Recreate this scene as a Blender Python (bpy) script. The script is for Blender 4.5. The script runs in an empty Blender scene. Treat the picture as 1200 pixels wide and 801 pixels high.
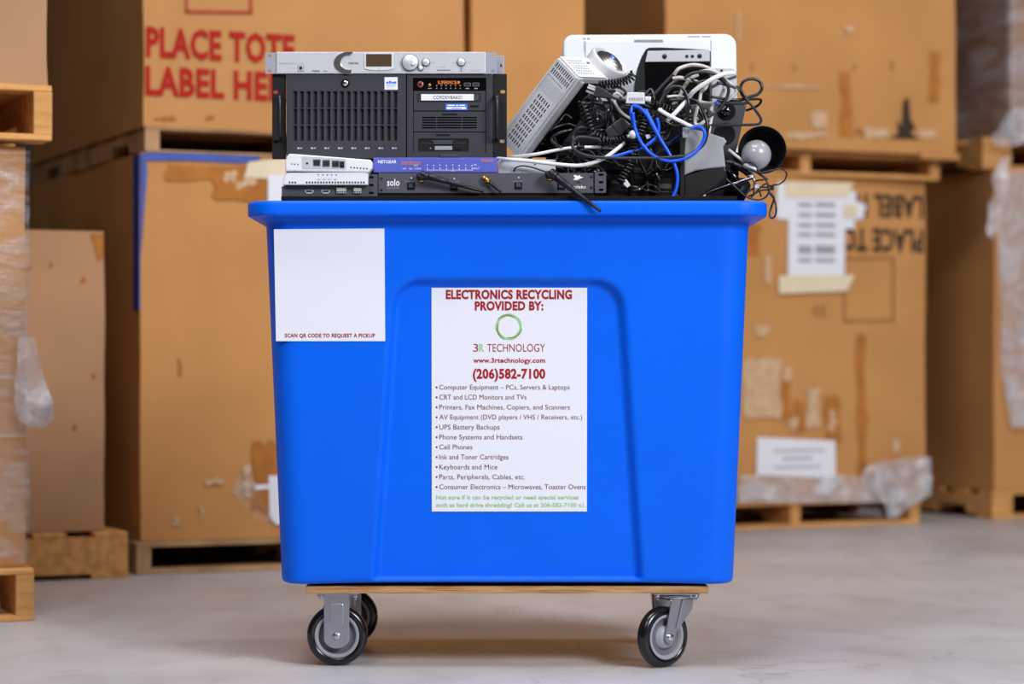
import bpy, bmesh, math, random
from mathutils import Vector, Matrix, noise
C = bpy.context.scene.collection
sc = bpy.context.scene
R = math.radians
FPX, DIST, HOR, CAMZ = 2833.3, 5.0, 430.0, 0.626

# ------------------------------------------------------------------ camera, light, exposure
cam = bpy.data.cameras.new('camera'); camo = bpy.data.objects.new('camera', cam); C.objects.link(camo)
camo.location = (0, -DIST, CAMZ); camo.rotation_euler = (R(90), 0, 0)
cam.lens = 85.0; cam.sensor_width = 36.0; cam.shift_y = (HOR - 400.5) / 1200.0
cam.dof.use_dof = True; cam.dof.focus_distance = 5.0; cam.dof.aperture_fstop = 2.6
sc.camera = camo
w = bpy.data.worlds.new('world'); sc.world = w; w.use_nodes = True
w.node_tree.nodes['Background'].inputs[0].default_value = (1.0, 0.86, 0.70, 1)
w.node_tree.nodes['Background'].inputs[1].default_value = 0.04
def area(name, loc, target, size, size_y, power, col=(1, 1, 1)):
    l = bpy.data.lights.new(name, 'AREA'); l.shape = 'RECTANGLE'; l.size = size; l.size_y = size_y
    l.energy = power; l.color = col
    o = bpy.data.objects.new(name, l); C.objects.link(o); o.location = loc
    o.rotation_euler = (Vector(target) - Vector(loc)).to_track_quat('-Z', 'Y').to_euler()
    return o
area('key_light', (4.6, -5.6, 4.4), (0.2, 1.0, 0.7), 2.6, 2.0, 580, (0.97, 0.98, 1.0))
area('overhead_light', (-0.5, -0.9, 4.6), (0, 0.2, 0.4), 2.4, 1.4, 110, (0.96, 0.98, 1.0))
f_ = area('front_light', (-1.1, -2.7, 3.1), (0, 0, 0.7), 1.4, 1.0, 4.5, (0.97, 0.98, 1.0)); f_.data.spread = R(60)
area('aisle_light', (3.4, 1.4, 4.8), (1.2, 4.2, 0.4), 2.0, 1.2, 70, (1.0, 0.97, 0.93))
vs = sc.view_settings
vs.view_transform = 'Standard'; vs.look = 'None'; vs.gamma = 1.0; vs.exposure = 0.0; vs.use_curve_mapping = False
sc.cycles.use_denoising = True

# ------------------------------------------------------------------ materials
def lin(c): return tuple(((x / 255) / 12.92 if x <= 10 else ((x / 255 + .055) / 1.055) ** 2.4) for x in c) + (1,)
MATS = {}
def mat(name, rgb, rough=.5, metal=0, spec=.5, var=0, scale=8, bump=0, bscale=60, stretch=(1, 1, 1), rgb2=None, emit=0, trans=0, alpha=1, coat=0):
    m = bpy.data.materials.new(name); m.use_nodes = True; MATS[name] = m
    nt = m.node_tree; b = nt.nodes['Principled BSDF']
    b.inputs['Base Color'].default_value = lin(rgb); b.inputs['Roughness'].default_value = rough
    b.inputs['Metallic'].default_value = metal; b.inputs['Specular IOR Level'].default_value = spec
    b.inputs['Transmission Weight'].default_value = trans; b.inputs['Alpha'].default_value = alpha
    b.inputs['Coat Weight'].default_value = coat
    tc = nt.nodes.new('ShaderNodeTexCoord'); mp = nt.nodes.new('ShaderNodeMapping'); mp.inputs['Scale'].default_value = stretch
    nt.links.new(tc.outputs['Object'], mp.inputs['Vector'])
    if var or rgb2:
        n = nt.nodes.new('ShaderNodeTexNoise'); n.inputs['Scale'].default_value = scale; n.inputs['Detail'].default_value = 5
        nt.links.new(mp.outputs[0], n.inputs['Vector'])
        cr = nt.nodes.new('ShaderNodeValToRGB'); c = lin(rgb)
        c2 = lin(rgb2) if rgb2 else tuple(x * (1 - var) for x in c[:3]) + (1,)
        c1 = c if rgb2 else tuple(min(1, x * (1 + var)) for x in c[:3]) + (1,)
        cr.color_ramp.elements[0].color = c1; cr.color_ramp.elements[1].color = c2
        cr.color_ramp.elements[0].position = .35; cr.color_ramp.elements[1].position = .68
        nt.links.new(n.outputs['Fac'], cr.inputs[0]); nt.links.new(cr.outputs[0], b.inputs['Base Color'])
    if bump:
        n2 = nt.nodes.new('ShaderNodeTexNoise'); n2.inputs['Scale'].default_value = bscale; n2.inputs['Detail'].default_value = 4
        nt.links.new(mp.outputs[0], n2.inputs['Vector'])
        bp = nt.nodes.new('ShaderNodeBump'); bp.inputs['Strength'].default_value = bump; bp.inputs['Distance'].default_value = .01
        nt.links.new(n2.outputs['Fac'], bp.inputs['Height']); nt.links.new(bp.outputs[0], b.inputs['Normal'])
    return m
CARD = dict(rough=.8, spec=.15, var=.07, scale=3.0, bump=.15, bscale=9)
M_card = mat('cardboard', (191, 138, 86), **CARD)
M_card2 = mat('cardboard_pale', (178, 136, 102), **CARD)
M_card3 = mat('cardboard_orange', (192, 138, 84), **CARD)
M_stain = mat('cardboard_torn', (172, 110, 54), .8, spec=.1, var=.15, scale=12)
M_scuff = mat('cardboard_scuff', (200, 166, 132), .8, spec=.1, var=.12, scale=30)
M_wood = mat('pallet_wood', (205, 150, 92), .8, spec=.15, var=.22, scale=6, stretch=(1, 6, 6), bump=.2, bscale=30)
M_wood2 = mat('pallet_wood_grey', (176, 140, 104), .85, spec=.1, var=.25, scale=7, bump=.2, bscale=30)
M_redink = mat('red_print', (172, 40, 34), .8, spec=.1)
M_redink2 = mat('faded_red_print', (176, 84, 52), .8, spec=.1)
M_blkink = mat('black_print', (62, 50, 44), .8, spec=.1)
M_fadeink = mat('faded_print', (150, 104, 66), .8, spec=.1)
M_bluetape = mat('blue_tape', (8, 62, 160), .45, var=.12, scale=14)
M_mask = mat('masking_tape', (222, 208, 178), .7, var=.05, scale=12)
M_tape = mat('clear_tape', (206, 160, 112), .25, var=.08, scale=12)
M_paper = mat('paper', (226, 226, 236), .7, spec=.2)
M_grayink = mat('grey_print', (150, 150, 160), .8)
M_sign = mat('vinyl_sign', (226, 228, 240), .45, spec=.3)
M_signred = mat('sign_red', (160, 12, 20), .5)
M_signgreen = mat('sign_green', (150, 200, 140), .5)
M_signrow = mat('sign_dark_red', (112, 8, 14), .5)
M_shadein = mat('lamp_shade_inside', (28, 29, 36), .6, spec=.3)
M_signolive = mat('sign_olive', (120, 150, 60), .5)
M_blue = mat('blue_polyethylene', (0, 97, 234), .42, spec=.18, var=.035, scale=5, bump=.06, bscale=35, coat=0)
M_ply = mat('plywood_edge', (206, 170, 128), .75, spec=.15, rgb2=(150, 104, 62), scale=9, stretch=(1, 1, 14), bump=.2)
M_zinc = mat('zinc_steel', (188, 190, 200), .32, 1, var=.06, scale=20)
M_chrome = mat('chrome', (225, 225, 232), .22, 1)
M_tyre = mat('black_tyre', (14, 15, 20), .22, spec=.6)
M_hub = mat('grey_hub', (150, 150, 160), .5, spec=.4)
M_hubd = mat('grey_hub_recess', (98, 98, 108), .55)
M_black = mat('black_plastic', (16, 16, 20), .42, spec=.4, bump=.03, bscale=300)
M_blackm = mat('matte_black', (9, 9, 11), .7, spec=.2)
M_gloss = mat('gloss_black', (8, 8, 11), .1, spec=.6)
M_srv = mat('server_charcoal', (50, 50, 60), .5, spec=.4, bump=.03, bscale=400)
M_srvd = mat('server_recess', (10, 10, 13), .6)
M_fin = mat('server_fin', (46, 46, 55), .45)
M_ear = mat('server_ear', (17, 17, 22), .4)
M_solo = mat('grey_painted_steel', (76, 76, 88), .45, spec=.4, bump=.03, bscale=400)
M_silver = mat('silver_paint', (205, 206, 214), .38, .35, spec=.5)
M_silverd = mat('silver_ear', (168, 172, 186), .4, .4)
M_lcd = mat('lcd', (78, 60, 44), .25)
M_white = mat('white_plastic', (220, 221, 229), .4, spec=.4)
M_white2 = mat('offwhite_plastic', (206, 206, 212), .45, spec=.4)
M_prn = mat('printer_white', (228, 232, 243), .4, spec=.4)
M_grey = mat('grey_plastic', (150, 151, 156), .5, spec=.3, bump=.05, bscale=300)
M_lgrey = mat('light_grey_plastic', (186, 188, 196), .45)
M_dgrey = mat('dark_grey_plastic', (58, 60, 66), .5, spec=.4)
M_net = mat('router_blue', (84, 92, 184), .45, spec=.4)
M_wht = mat('white_ink', (236, 236, 242), .6)
M_wdim = mat('dim_white_ink', (150, 150, 162), .6)
M_org = mat('orange_ink', (226, 130, 40), .6)
M_gold = mat('brass', (214, 160, 84), .25, 1)
M_green = mat('terminal_green', (150, 190, 120), .5)
M_bst = mat('blue_sticker', (46, 110, 226), .5)
M_cw = mat('cable_white', (224, 222, 226), .4, spec=.4)
M_cc = mat('cable_cream', (196, 190, 182), .45)
M_cb = mat('cable_black', (17, 17, 21), .32, spec=.55)
M_cg = mat('cable_charcoal', (38, 38, 45), .38, spec=.5)
M_cbl = mat('cable_blue', (14, 84, 222), .35, spec=.5)
M_bulb = mat('frosted_bulb', (160, 160, 166), .22, spec=.7, coat=.3)
M_red = mat('red_dot', (210, 50, 30), .4)
def wrapmat(name, a, hi, sc_=7, st=(1, 1, 1)):
    m = mat(name, (214, 214, 222), .18, spec=.6, bump=.8, bscale=sc_ * 3, stretch=st)
    nt = m.node_tree; b = nt.nodes['Principled BSDF']
    mp = [n for n in nt.nodes if n.type == 'MAPPING'][0]
    n = nt.nodes.new('ShaderNodeTexNoise'); n.inputs['Scale'].default_value = sc_; n.inputs['Detail'].default_value = 6; n.inputs['Distortion'].default_value = 1.2
    nt.links.new(mp.outputs[0], n.inputs['Vector'])
    r = nt.nodes.new('ShaderNodeMapRange'); r.inputs[1].default_value = .4; r.inputs[2].default_value = .72
    r.inputs[3].default_value = a; r.inputs[4].default_value = hi
    nt.links.new(n.outputs['Fac'], r.inputs[0]); nt.links.new(r.outputs[0], b.inputs['Alpha'])
    return m
M_wrap = wrapmat('stretch_film', .05, .4, 6, (1, 1, 3))
M_wrap2 = wrapmat('stretch_film_dense', .35, .8, 9)
M_wrap3 = wrapmat('stretch_film_hazy', .15, .55, 3, (1, 1, 4))

# concrete floor
def floor_mat():
    m = mat('concrete_floor', (150, 140, 132), .38, spec=.35, bump=.05, bscale=14)
    nt = m.node_tree; b = nt.nodes['Principled BSDF']; tc = [n for n in nt.nodes if n.type == 'TEX_COORD'][0]
    def nz(s, st, det=6, dis=0):
        mp = nt.nodes.new('ShaderNodeMapping'); mp.inputs['Scale'].default_value = st; nt.links.new(tc.outputs['Object'], mp.inputs[0])
        n = nt.nodes.new('ShaderNodeTexNoise'); n.inputs['Scale'].default_value = s; n.inputs['Detail'].default_value = det; n.inputs['Distortion'].default_value = dis
        nt.links.new(mp.outputs[0], n.inputs['Vector']); return n.outputs['Fac']
    cr = nt.nodes.new('ShaderNodeValToRGB')
    cr.color_ramp.elements[0].color = lin((176, 173, 176)); cr.color_ramp.elements[1].color = lin((198, 196, 200))
    cr.color_ramp.elements[0].position = .32; cr.color_ramp.elements[1].position = .66
    nt.links.new(nz(1.1, (1, 1, 1), 8, .6), cr.inputs[0])
    cr2 = nt.nodes.new('ShaderNodeValToRGB')
    cr2.color_ramp.elements[0].color = (.55, .5, .46, 1); cr2.color_ramp.elements[1].color = (1, 1, 1, 1)
    cr2.color_ramp.elements[0].position = .3; cr2.color_ramp.elements[1].position = .5
    nt.links.new(nz(9, (1, .5, 1), 8, .4), cr2.inputs[0])
    mx = nt.nodes.new('ShaderNodeMixRGB'); mx.blend_type = 'MULTIPLY'; mx.inputs[0].default_value = .3
    nt.links.new(cr.outputs[0], mx.inputs[1]); nt.links.new(cr2.outputs[0], mx.inputs[2])
    # hairline cracks
    mp = nt.nodes.new('ShaderNodeMapping'); mp.inputs['Scale'].default_value = (.55, .8, 1); nt.links.new(tc.outputs['Object'], mp.inputs[0])
    nn = nt.nodes.new('ShaderNodeTexNoise'); nn.inputs['Scale'].default_value = 2.5; nn.inputs['Detail'].default_value = 6; nt.links.new(mp.outputs[0], nn.inputs['Vector'])
    ad = nt.nodes.new('ShaderNodeMixRGB'); ad.blend_type = 'ADD'; ad.inputs[0].default_value = .35
    nt.links.new(mp.outputs[0], ad.inputs[1]); nt.links.new(nn.outputs['Color'], ad.inputs[2])
    vo = nt.nodes.new('ShaderNodeTexVoronoi'); vo.feature = 'DISTANCE_TO_EDGE'; vo.inputs['Scale'].default_value = 1.0
    nt.links.new(ad.outputs[0], vo.inputs['Vector'])
    mr = nt.nodes.new('ShaderNodeMapRange'); mr.inputs[1].default_value = 0; mr.inputs[2].default_value = .0022; mr.inputs[3].default_value = .72; mr.inputs[4].default_value = 1
    nt.links.new(vo.outputs['Distance'], mr.inputs[0])
    mx2 = nt.nodes.new('ShaderNodeMixRGB'); mx2.blend_type = 'MULTIPLY'; mx2.inputs[0].default_value = 1
    nt.links.new(mx.outputs[0], mx2.inputs[1]); nt.links.new(mr.outputs[0], mx2.inputs[2])
    nt.links.new(mx2.outputs[0], b.inputs['Base Color'])
    rr = nt.nodes.new('ShaderNodeMapRange'); rr.inputs[3].default_value = .28; rr.inputs[4].default_value = .55
    nt.links.new(nz(3, (1, 1, 1), 5), rr.inputs[0]); nt.links.new(rr.outputs[0], b.inputs['Roughness'])
    return m
M_floor = floor_mat()
M_wallm = mat('dark_wall', (70, 62, 54), .9, var=.1, scale=2)

# ------------------------------------------------------------------ mesh helpers
def at(px, py, Y):
    k = (DIST + Y) / FPX
    return Vector(((px - 600) * k, Y, CAMZ + (HOR - py) * k))
class Face:
    """a plane in the place: x along it, y up, z out of it"""
    def __init__(s, origin, yaw=0, M=None):
        if M is None:
            a = R(yaw); u = Vector((math.cos(a), math.sin(a), 0)); up = Vector((0, 0, 1)); n = u.cross(up)
            M = Matrix(((u.x, up.x, n.x, origin[0]), (u.y, up.y, n.y, origin[1]), (u.z, up.z, n.z, origin[2]), (0, 0, 0, 1)))
        s.M = M; s.inv = M.inverted()
    def p(s, px, py):
        o = s.inv @ Vector((0, -DIST, CAMZ)); t = s.inv @ at(px, py, 0); d = t - o
        q = o + d * (-o.z / d.z); return (q.x, q.y)
def T(x, y, z): return Matrix.Translation((x, y, z))
def rrect(x0, y0, x1, y1, r, n=5):
    if x1 < x0: x0, x1 = x1, x0
    if y1 < y0: y0, y1 = y1, y0
    r = min(r, (x1 - x0) / 2 * .999, (y1 - y0) / 2 * .999); pts = []
    if r <= 0: return [(x0, y0), (x1, y0), (x1, y1), (x0, y1)]
    for cx, cy, a0 in ((x1 - r, y0 + r, -90), (x1 - r, y1 - r, 0), (x0 + r, y1 - r, 90), (x0 + r, y0 + r, 180)):
        for i in range(n + 1):
            a = R(a0 + 90 * i / n); pts.append((cx + r * math.cos(a), cy + r * math.sin(a)))
    return pts
def circ(cx, cy, r, n=20, ry=None): return [(cx + r * math.cos(2 * math.pi * i / n), cy + (ry or r) * math.sin(2 * math.pi * i / n)) for i in range(n)]
def curve_mesh(cu):
    o = bpy.data.objects.new('tmp', cu); C.objects.link(o)
    dg = bpy.context.evaluated_depsgraph_get(); me = bpy.data.meshes.new_from_object(o.evaluated_get(dg))
    vs_ = [v.co.copy() for v in me.vertices]; fs = [tuple(p.vertices) for p in me.polygons]
    bpy.data.objects.remove(o); bpy.data.meshes.remove(me)
    return vs_, fs
TXT = {}
def text_raw(s, bold, res):
    k = (s, bold, res)
    if k not in TXT:
        cu = bpy.data.curves.new('t', 'FONT'); cu.body = s; cu.offset = bold; cu.resolution_u = res; cu.space_character = 1 + bold * 1.5
        TXT[k] = curve_mesh(cu); bpy.data.curves.remove(cu)
    return TXT[k]
def catmull(pts, n=8):
    P = [Vector(p) for p in pts]; P = [P[0] * 2 - P[1]] + P + [P[-1] * 2 - P[-2]]; out = []
    for i in range(1, len(P) - 2):
        a, b, c, d = P[i - 1:i + 3]
        for j in range(n):
            t = j / n
            out.append(.5 * ((2 * b) + (c - a) * t + (2 * a - 5 * b + 4 * c - d) * t * t + (3 * b - a - 3 * c + d) * t ** 3))
    out.append(P[-2].copy()); return out
class MB:
    def __init__(s, mats): s.v = []; s.f = []; s.mi = []; s.sm = []; s.mats = mats if isinstance(mats, (list, tuple)) else [mats]
    def idx(s, m):
        if m is None: return 0
        if m not in s.mats: s.mats = list(s.mats) + [m]
        return s.mats.index(m)
    def add(s, vs_, fs, m=None, M=None, smooth=False):
        k = len(s.v); i = s.idx(m)
        s.v += [(M @ Vector(v)) if M else Vector(v) for v in vs_]
        for f in fs: s.f.append([k + q for q in f]); s.mi.append(i); s.sm.append(smooth)
        return s
    def box(s, x0, y0, z0, x1, y1, z1, m=None, M=None, bev=0, seg=2):
        x0, x1 = sorted((x0, x1)); y0, y1 = sorted((y0, y1)); z0, z1 = sorted((z0, z1))
        bm = bmesh.new(); bmesh.ops.create_cube(bm, size=1)
        for v in bm.verts: v.co = Vector(((x0 + x1) / 2 + v.co.x * (x1 - x0), (y0 + y1) / 2 + v.co.y * (y1 - y0), (z0 + z1) / 2 + v.co.z * (z1 - z0)))
        if bev: bmesh.ops.bevel(bm, geom=bm.edges[:], offset=min(bev, .49 * min(x1 - x0, y1 - y0, z1 - z0)), segments=seg, profile=.5, affect='EDGES')
        bm.verts.index_update(); s.add([v.co.copy() for v in bm.verts], [[v.index for v in f.verts] for f in bm.faces], m, M, False); bm.free(); return s
    def prism(s, pts, z0, z1, m=None, M=None, holes=(), bev=0, smooth=False):
        """2D outline with holes extruded from z0 to z1"""
        cu = bpy.data.curves.new('c', 'CURVE'); cu.dimensions = '2D'; cu.fill_mode = 'BOTH'
        for loop in [pts] + list(holes):
            sp = cu.splines.new('POLY'); sp.points.add(len(loop) - 1); sp.use_cyclic_u = True
            for q, (x, y) in zip(sp.points, loop): q.co = (x, y, 0, 1)
        cu.extrude = max(1e-5, (z1 - z0) / 2 - bev); cu.bevel_depth = bev; cu.bevel_resolution = 1
        if bev: cu.offset = -bev
        vs_, fs = curve_mesh(cu); bpy.data.curves.remove(cu)
        return s.add(vs_, fs, m, (M or Matrix()) @ T(0, 0, (z0 + z1) / 2), smooth)
    def lathe(s, prof, m=None, M=None, n=32, smooth=True, close=False):
        """profile of (radius, height) about local z"""
        vs_ = []; fs = []; k = len(prof)
        for i in range(n):
            a = 2 * math.pi * i / n
            vs_ += [(r * math.cos(a), r * math.sin(a), h) for r, h in prof]
        for i in range(n):
            j = (i + 1) % n
            for q in range(k - 1): fs.append((i * k + q, j * k + q, j * k + q + 1, i * k + q + 1))
            if close: fs.append((i * k + k - 1, j * k + k - 1, j * k, i * k))
        return s.add(vs_, fs, m, M, smooth)
    def cyl(s, p0, p1, r0, r1=None, m=None, n=20, caps=True, M=None, bev=0):
        p0 = Vector(p0); p1 = Vector(p1); d = p1 - p0; L = d.length; r1 = r0 if r1 is None else r1
        Q = Matrix.Translation(p0) @ d.to_track_quat('Z', 'Y').to_matrix().to_4x4()
        if M: Q = M @ Q
        b = min(bev, L / 2.1, r0 * .9)
        pr = ([(0, 0), (r0 - b, 0)] if caps else []) + [(r0, b), (r1, L - b)] + ([(r1 - b, L), (0, L)] if caps else [])
        if not b: pr = ([(0, 0)] if caps else []) + [(r0, 0), (r1, L)] + ([(0, L)] if caps else [])
        k = len(pr); s.lathe(pr, m, Q, n, True)
        return s
    def tube(s, pts, r, m=None, n=8, sub=8, raw=False):
        P = [Vector(p) for p in pts] if raw else catmull(pts, sub)
        T_ = [(P[min(i + 1, len(P) - 1)] - P[max(i - 1, 0)]).normalized() for i in range(len(P))]
        N = T_[0].orthogonal().normalized(); vs_ = []; fs = []
        for i, p in enumerate(P):
            N = (N - T_[i] * N.dot(T_[i])).normalized(); B = T_[i].cross(N)
            rr = r(i / (len(P) - 1)) if callable(r) else r
            vs_ += [p + (N * math.cos(2 * math.pi * q / n) + B * math.sin(2 * math.pi * q / n)) * rr for q in range(n)]
        for i in range(len(P) - 1):
            for q in range(n): fs.append((i * n + q, i * n + (q + 1) % n, (i + 1) * n + (q + 1) % n, (i + 1) * n + q))
        fs.append(list(range(n))[::-1]); fs.append([(len(P) - 1) * n + q for q in range(n)])
        return s.add(vs_, fs, m, None, True)
    def text(s, body, F, x0, x1, yb, yt, m, bold=0, z=.0006, flip=False, res=2):
        """writing on a face; given by the pixels of left, right, baseline, cap top"""
        vs_, fs = text_raw(body, bold, res)
        if not vs_: return s
        hv, _ = text_raw('H', bold, res); H = max(v.y for v in hv)
        a = min(v.x for v in vs_); b = max(v.x for v in vs_)
        p0 = F.p(x0, yb); p1 = F.p(x1, yb); p2 = F.p(x0, yt)
        sx = (p1[0] - p0[0]) / (b - a); sy = (p2[1] - p0[1]) / H
        th = math.atan2(p1[1] - p0[1], p1[0] - p0[0]) if not flip else 0
        return s.add([((v.x - a) * sx + p0[0], v.y * sy + p0[1], z) for v in vs_], fs, m, F.M)
    def frect(s, F, x0, y0, x1, y1, z0, z1, m=None, bev=0, r=None):
        """block on a face from a pixel rectangle"""
        a = F.p(x0, y1); b = F.p(x1, y0)
        if r is not None: return s.prism(rrect(a[0], a[1], b[0], b[1], r), z0, z1, m, F.M)
        return s.box(a[0], a[1], z0, b[0], b[1], z1, m, F.M, bev)
    def fcirc(s, F, x, y, rpx, z0, z1, m=None, n=24, bev=0, r1=None):
        a = F.p(x, y); k = (F.p(x + 1, y)[0] - a[0]); r = rpx * k
        return s.cyl((a[0], a[1], z0), (a[0], a[1], z1), r, (r1 * k if r1 else None), m, n, True, F.M, bev)
    def build(s, name, parent=None, loc=None, local=False):
        me = bpy.data.meshes.new(name); o = bpy.data.objects.new(name, me)
        if parent is not None and not local: inv = worldm(parent).inverted()
        elif loc is not None: inv = Matrix.Translation(-Vector(loc)); o.location = loc
        else: inv = Matrix()
        me.from_pydata([inv @ v for v in s.v], [], s.f)
        for m in s.mats: me.materials.append(m)
        me.polygons.foreach_set('material_index', s.mi); me.polygons.foreach_set('use_smooth', s.sm)
        me.update(); bm = bmesh.new(); bm.from_mesh(me)
        if len(bm.verts) < 60000: bmesh.ops.remove_doubles(bm, verts=bm.verts, dist=1e-6)
        bmesh.ops.recalc_face_normals(bm, faces=bm.faces); bm.to_mesh(me); bm.free()
        C.objects.link(o)
        if parent is not None: o.parent = parent
        return o
def worldm(o):
    m = Matrix.Translation(o.location) @ o.rotation_euler.to_matrix().to_4x4()
    return worldm(o.parent) @ m if o.parent else m
def thing(name, label, cat, loc, rz=0, group=None):
    o = bpy.data.objects.new(name, None); C.objects.link(o); o.location = loc; o.rotation_euler = (0, 0, rz)
    o.empty_display_size = .1; return tag(o, label, cat, group)
def tag(o, label, cat, group=None, kind=None):
    o['label'] = label; o['category'] = cat
    if group: o['group'] = group
    if kind: o['kind'] = kind
    return o
def lab(o, label): o['label'] = label; return o

# ------------------------------------------------------------------ the hall
fm = MB(M_floor); fm.box(-9, -7, -.1, 9, 9.3, 0); f = fm.build('floor'); f['kind'] = 'structure'
fm = MB(M_wallm); fm.box(-9, 9.0, 0, 9, 9.2, 5.5); f = fm.build('wall_back'); f['kind'] = 'structure'

# ------------------------------------------------------------------ pallets and cartons
def pallet(label, X, d, yaw, w, dep, z0, h, m, style='open', group='wooden pallets under the cartons', sw=.045):
    root = thing('pallet', label, 'pallet', (X, d - DIST, z0), R(yaw), group)
    t = .016 if h > .09 else .008; L, W = (w, dep) if style == 'open' else (dep, w)
    def put(mb, name):
        o = mb.build(name, root, local=True)
        if style != 'open': o.rotation_euler = (0, 0, R(90)); o.location = (w, 0, 0)
        return o
    ny = 7
    for i in range(ny):
        y0 = i * (W - .1) / (ny - 1); mb = MB(m); mb.box(0, y0, h - t, L, y0 + .1, h - .0005, bev=.003); put(mb, 'deck_board')
    for i in range(3):
        x0 = i * (L - sw) / 2; mb = MB(m); z1 = h - t
        pr = [(0, t), (.18, t), (.2, t + .035), (.40, t + .035), (.42, t), (W - .42, t), (W - .40, t + .035), (W - .2, t + .035), (W - .18, t), (W, t), (W, z1), (0, z1)]
        if style == 'notch': pr = [(0, t), (W, t), (W, z1), (0, z1)]
        M = Matrix(((0, 0, 1, x0), (1, 0, 0, 0), (0, 1, 0, 0), (0, 0, 0, 1)))
        mb.prism(pr, 0, sw, m, M); put(mb, 'stringer')
    for i in range(3):
        y0 = i * (W - .11) / 2; mb = MB(m); mb.box(0, y0, 0, L, y0 + .11, t, bev=.003); put(mb, 'bottom_board')
    return root
def carton(label, X, d, yaw, w, dep, z0, z1, m, seed=0, bulge=.012, fold=None, group='cardboard cartons on pallets'):
    root = thing('cardboard_box', label, 'box', (X, d - DIST, z0), R(yaw), group)
    F = Face((X, d - DIST, z0), yaw); h = z1 - z0; mb = MB(m); N = 14
    off = Vector((seed * 7.1, seed * 3.3, 0))
    def P(x, y, z):
        c = Vector((x, y, z)); q = Vector((x / w - .5, y / dep - .5, z / h - .5)) * 2
        e = (1 - q.x ** 2) * (1 - q.z ** 2); e2 = (1 - q.y ** 2) * (1 - q.z ** 2)
        nz_ = noise.noise(c * 2.3 + off)
        if abs(y) < 1e-6: c.y += bulge * e * (.4 + nz_) * .6
        if abs(y - dep) < 1e-6: c.y += bulge * e
        if abs(x) < 1e-6: c.x += bulge * e2 * (.4 + nz_)
        if abs(x - w) < 1e-6: c.x -= bulge * e2 * .5
        c.x += .006 * noise.noise(Vector((0, y * 3, z * 4)) + off) if z > 0 else 0
        return c
    def grid(fn):
        vs_ = [fn(i / N, j / N) for i in range(N + 1) for j in range(N + 1)]
        fs = [(i * (N + 1) + j, (i + 1) * (N + 1) + j, (i + 1) * (N + 1) + j + 1, i * (N + 1) + j + 1) for i in range(N) for j in range(N)]
        mb.add(vs_, fs, m, worldm(root), True)
    grid(lambda a, b: P(a * w, 0, b * h)); grid(lambda a, b: P(a * w, dep, b * h))
    grid(lambda a, b: P(0, a * dep, b * h)); grid(lambda a, b: P(w, a * dep, b * h))
    grid(lambda a, b: Vector((a * w, b * dep, 0))); grid(lambda a, b: Vector((a * w, b * dep, h)))
    return root, F, mb
def fix(o):
    """hard edges between the walls of a carton"""
    try: o.data.set_sharp_from_angle(angle=R(50))
    except Exception: pass
    return o
def blot(mb, F, pts, m, z=.003, th=.001): 
    return mb.prism([F.p(*q) for q in pts], z, z + th, m, F.M)
def part_blot(name, root, F, pts, m, z=.003, th=.0012):
    mb = MB(m); blot(mb, F, pts, m, z, th); return mb.build(name, root)
def rough(x0, y0, x1, y1, seed, j=3, n=5):
    rnd = random.Random(seed); p = []
    for i in range(n): p.append((x0 + (x1 - x0) * i / n, y0 + rnd.uniform(-j, j)))
    for i in range(n): p.append((x1 + rnd.uniform(-j, j), y0 + (y1 - y0) * i / n))
    for i in range(n): p.append((x1 - (x1 - x0) * i / n, y1 + rnd.uniform(-j, j)))
    for i in range(n): p.append((x0 + rnd.uniform(-j, j), y1 - (y1 - y0) * i / n))
    return p
def film(name, root, F, rows, m, z=.012, amp=.012, seed=1, cols=16, sub=4):
    """crumpled plastic sheet; rows of (y, x left, x right) in pixels on the face"""
    mb = MB(m); R_ = []
    for a, b in zip(rows, rows[1:]):
        for k in range(sub): t = k / sub; R_.append([a[i] + (b[i] - a[i]) * t for i in range(3)])
    R_.append(list(rows[-1])); vs_ = []
    for y, xl, xr in R_:
        for c in range(cols + 1):
            q = F.p(xl + (xr - xl) * c / cols, y); v = Vector((q[0] * 14, q[1] * 14, seed * 3.7))
            vs_.append((q[0], q[1], z + amp * (noise.noise(v) + .5 * noise.noise(v * 2.7))))
    fs = [(r * (cols + 1) + c, r * (cols + 1) + c + 1, (r + 1) * (cols + 1) + c + 1, (r + 1) * (cols + 1) + c) for r in range(len(R_) - 1) for c in range(cols)]
    mb.add(vs_, fs, m, F.M, True); return mb.build(name, root)
def shell(name, root, w, dep, h, m, seed=1, out=.012):
    """film wound round the four sides of a load"""
    mb = MB(m); N = 40; H_ = 22; vs_ = []
    per = [(i / N * w, -1) for i in range(N)] + [(w, i / N) for i in range(N)] + [((1 - i / N) * w, 2) for i in range(N)] + [(0, 1 - i / N) for i in range(N)]
    pts = []
    for i in range(N): pts.append((i / N * (w + 2 * out) - out, -out, 0, -1))
    for i in range(N): pts.append((w + out, i / N * (dep + 2 * out) - out, 1, 0))
    for i in range(N): pts.append(((1 - i / N) * (w + 2 * out) - out, dep + out, 0, 1))
    for i in range(N): pts.append((-out, (1 - i / N) * (dep + 2 * out) - out, -1, 0))
    for k in range(H_ + 1):
        for x, y, nx, ny in pts:
            v = Vector((x * 5, y * 5, k / H_ * h * 9 + seed)); d_ = out * .8 * noise.noise(v)
            vs_.append((x + nx * d_, y + ny * d_, .01 + k / H_ * (h - .015)))
    n = len(pts); fs = [(k * n + i, k * n + (i + 1) % n, (k + 1) * n + (i + 1) % n, (k + 1) * n + i) for k in range(H_) for i in range(n)]
    mb.add(vs_, fs, m, None, True); return mb.build(name, root, local=True)
def left_of(Xr, dr, yaw, w): return Xr - w * math.cos(R(yaw)), dr - w * math.sin(R(yaw))
def PX(px, d): return (px - 600) * d / FPX
A = 24
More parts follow.
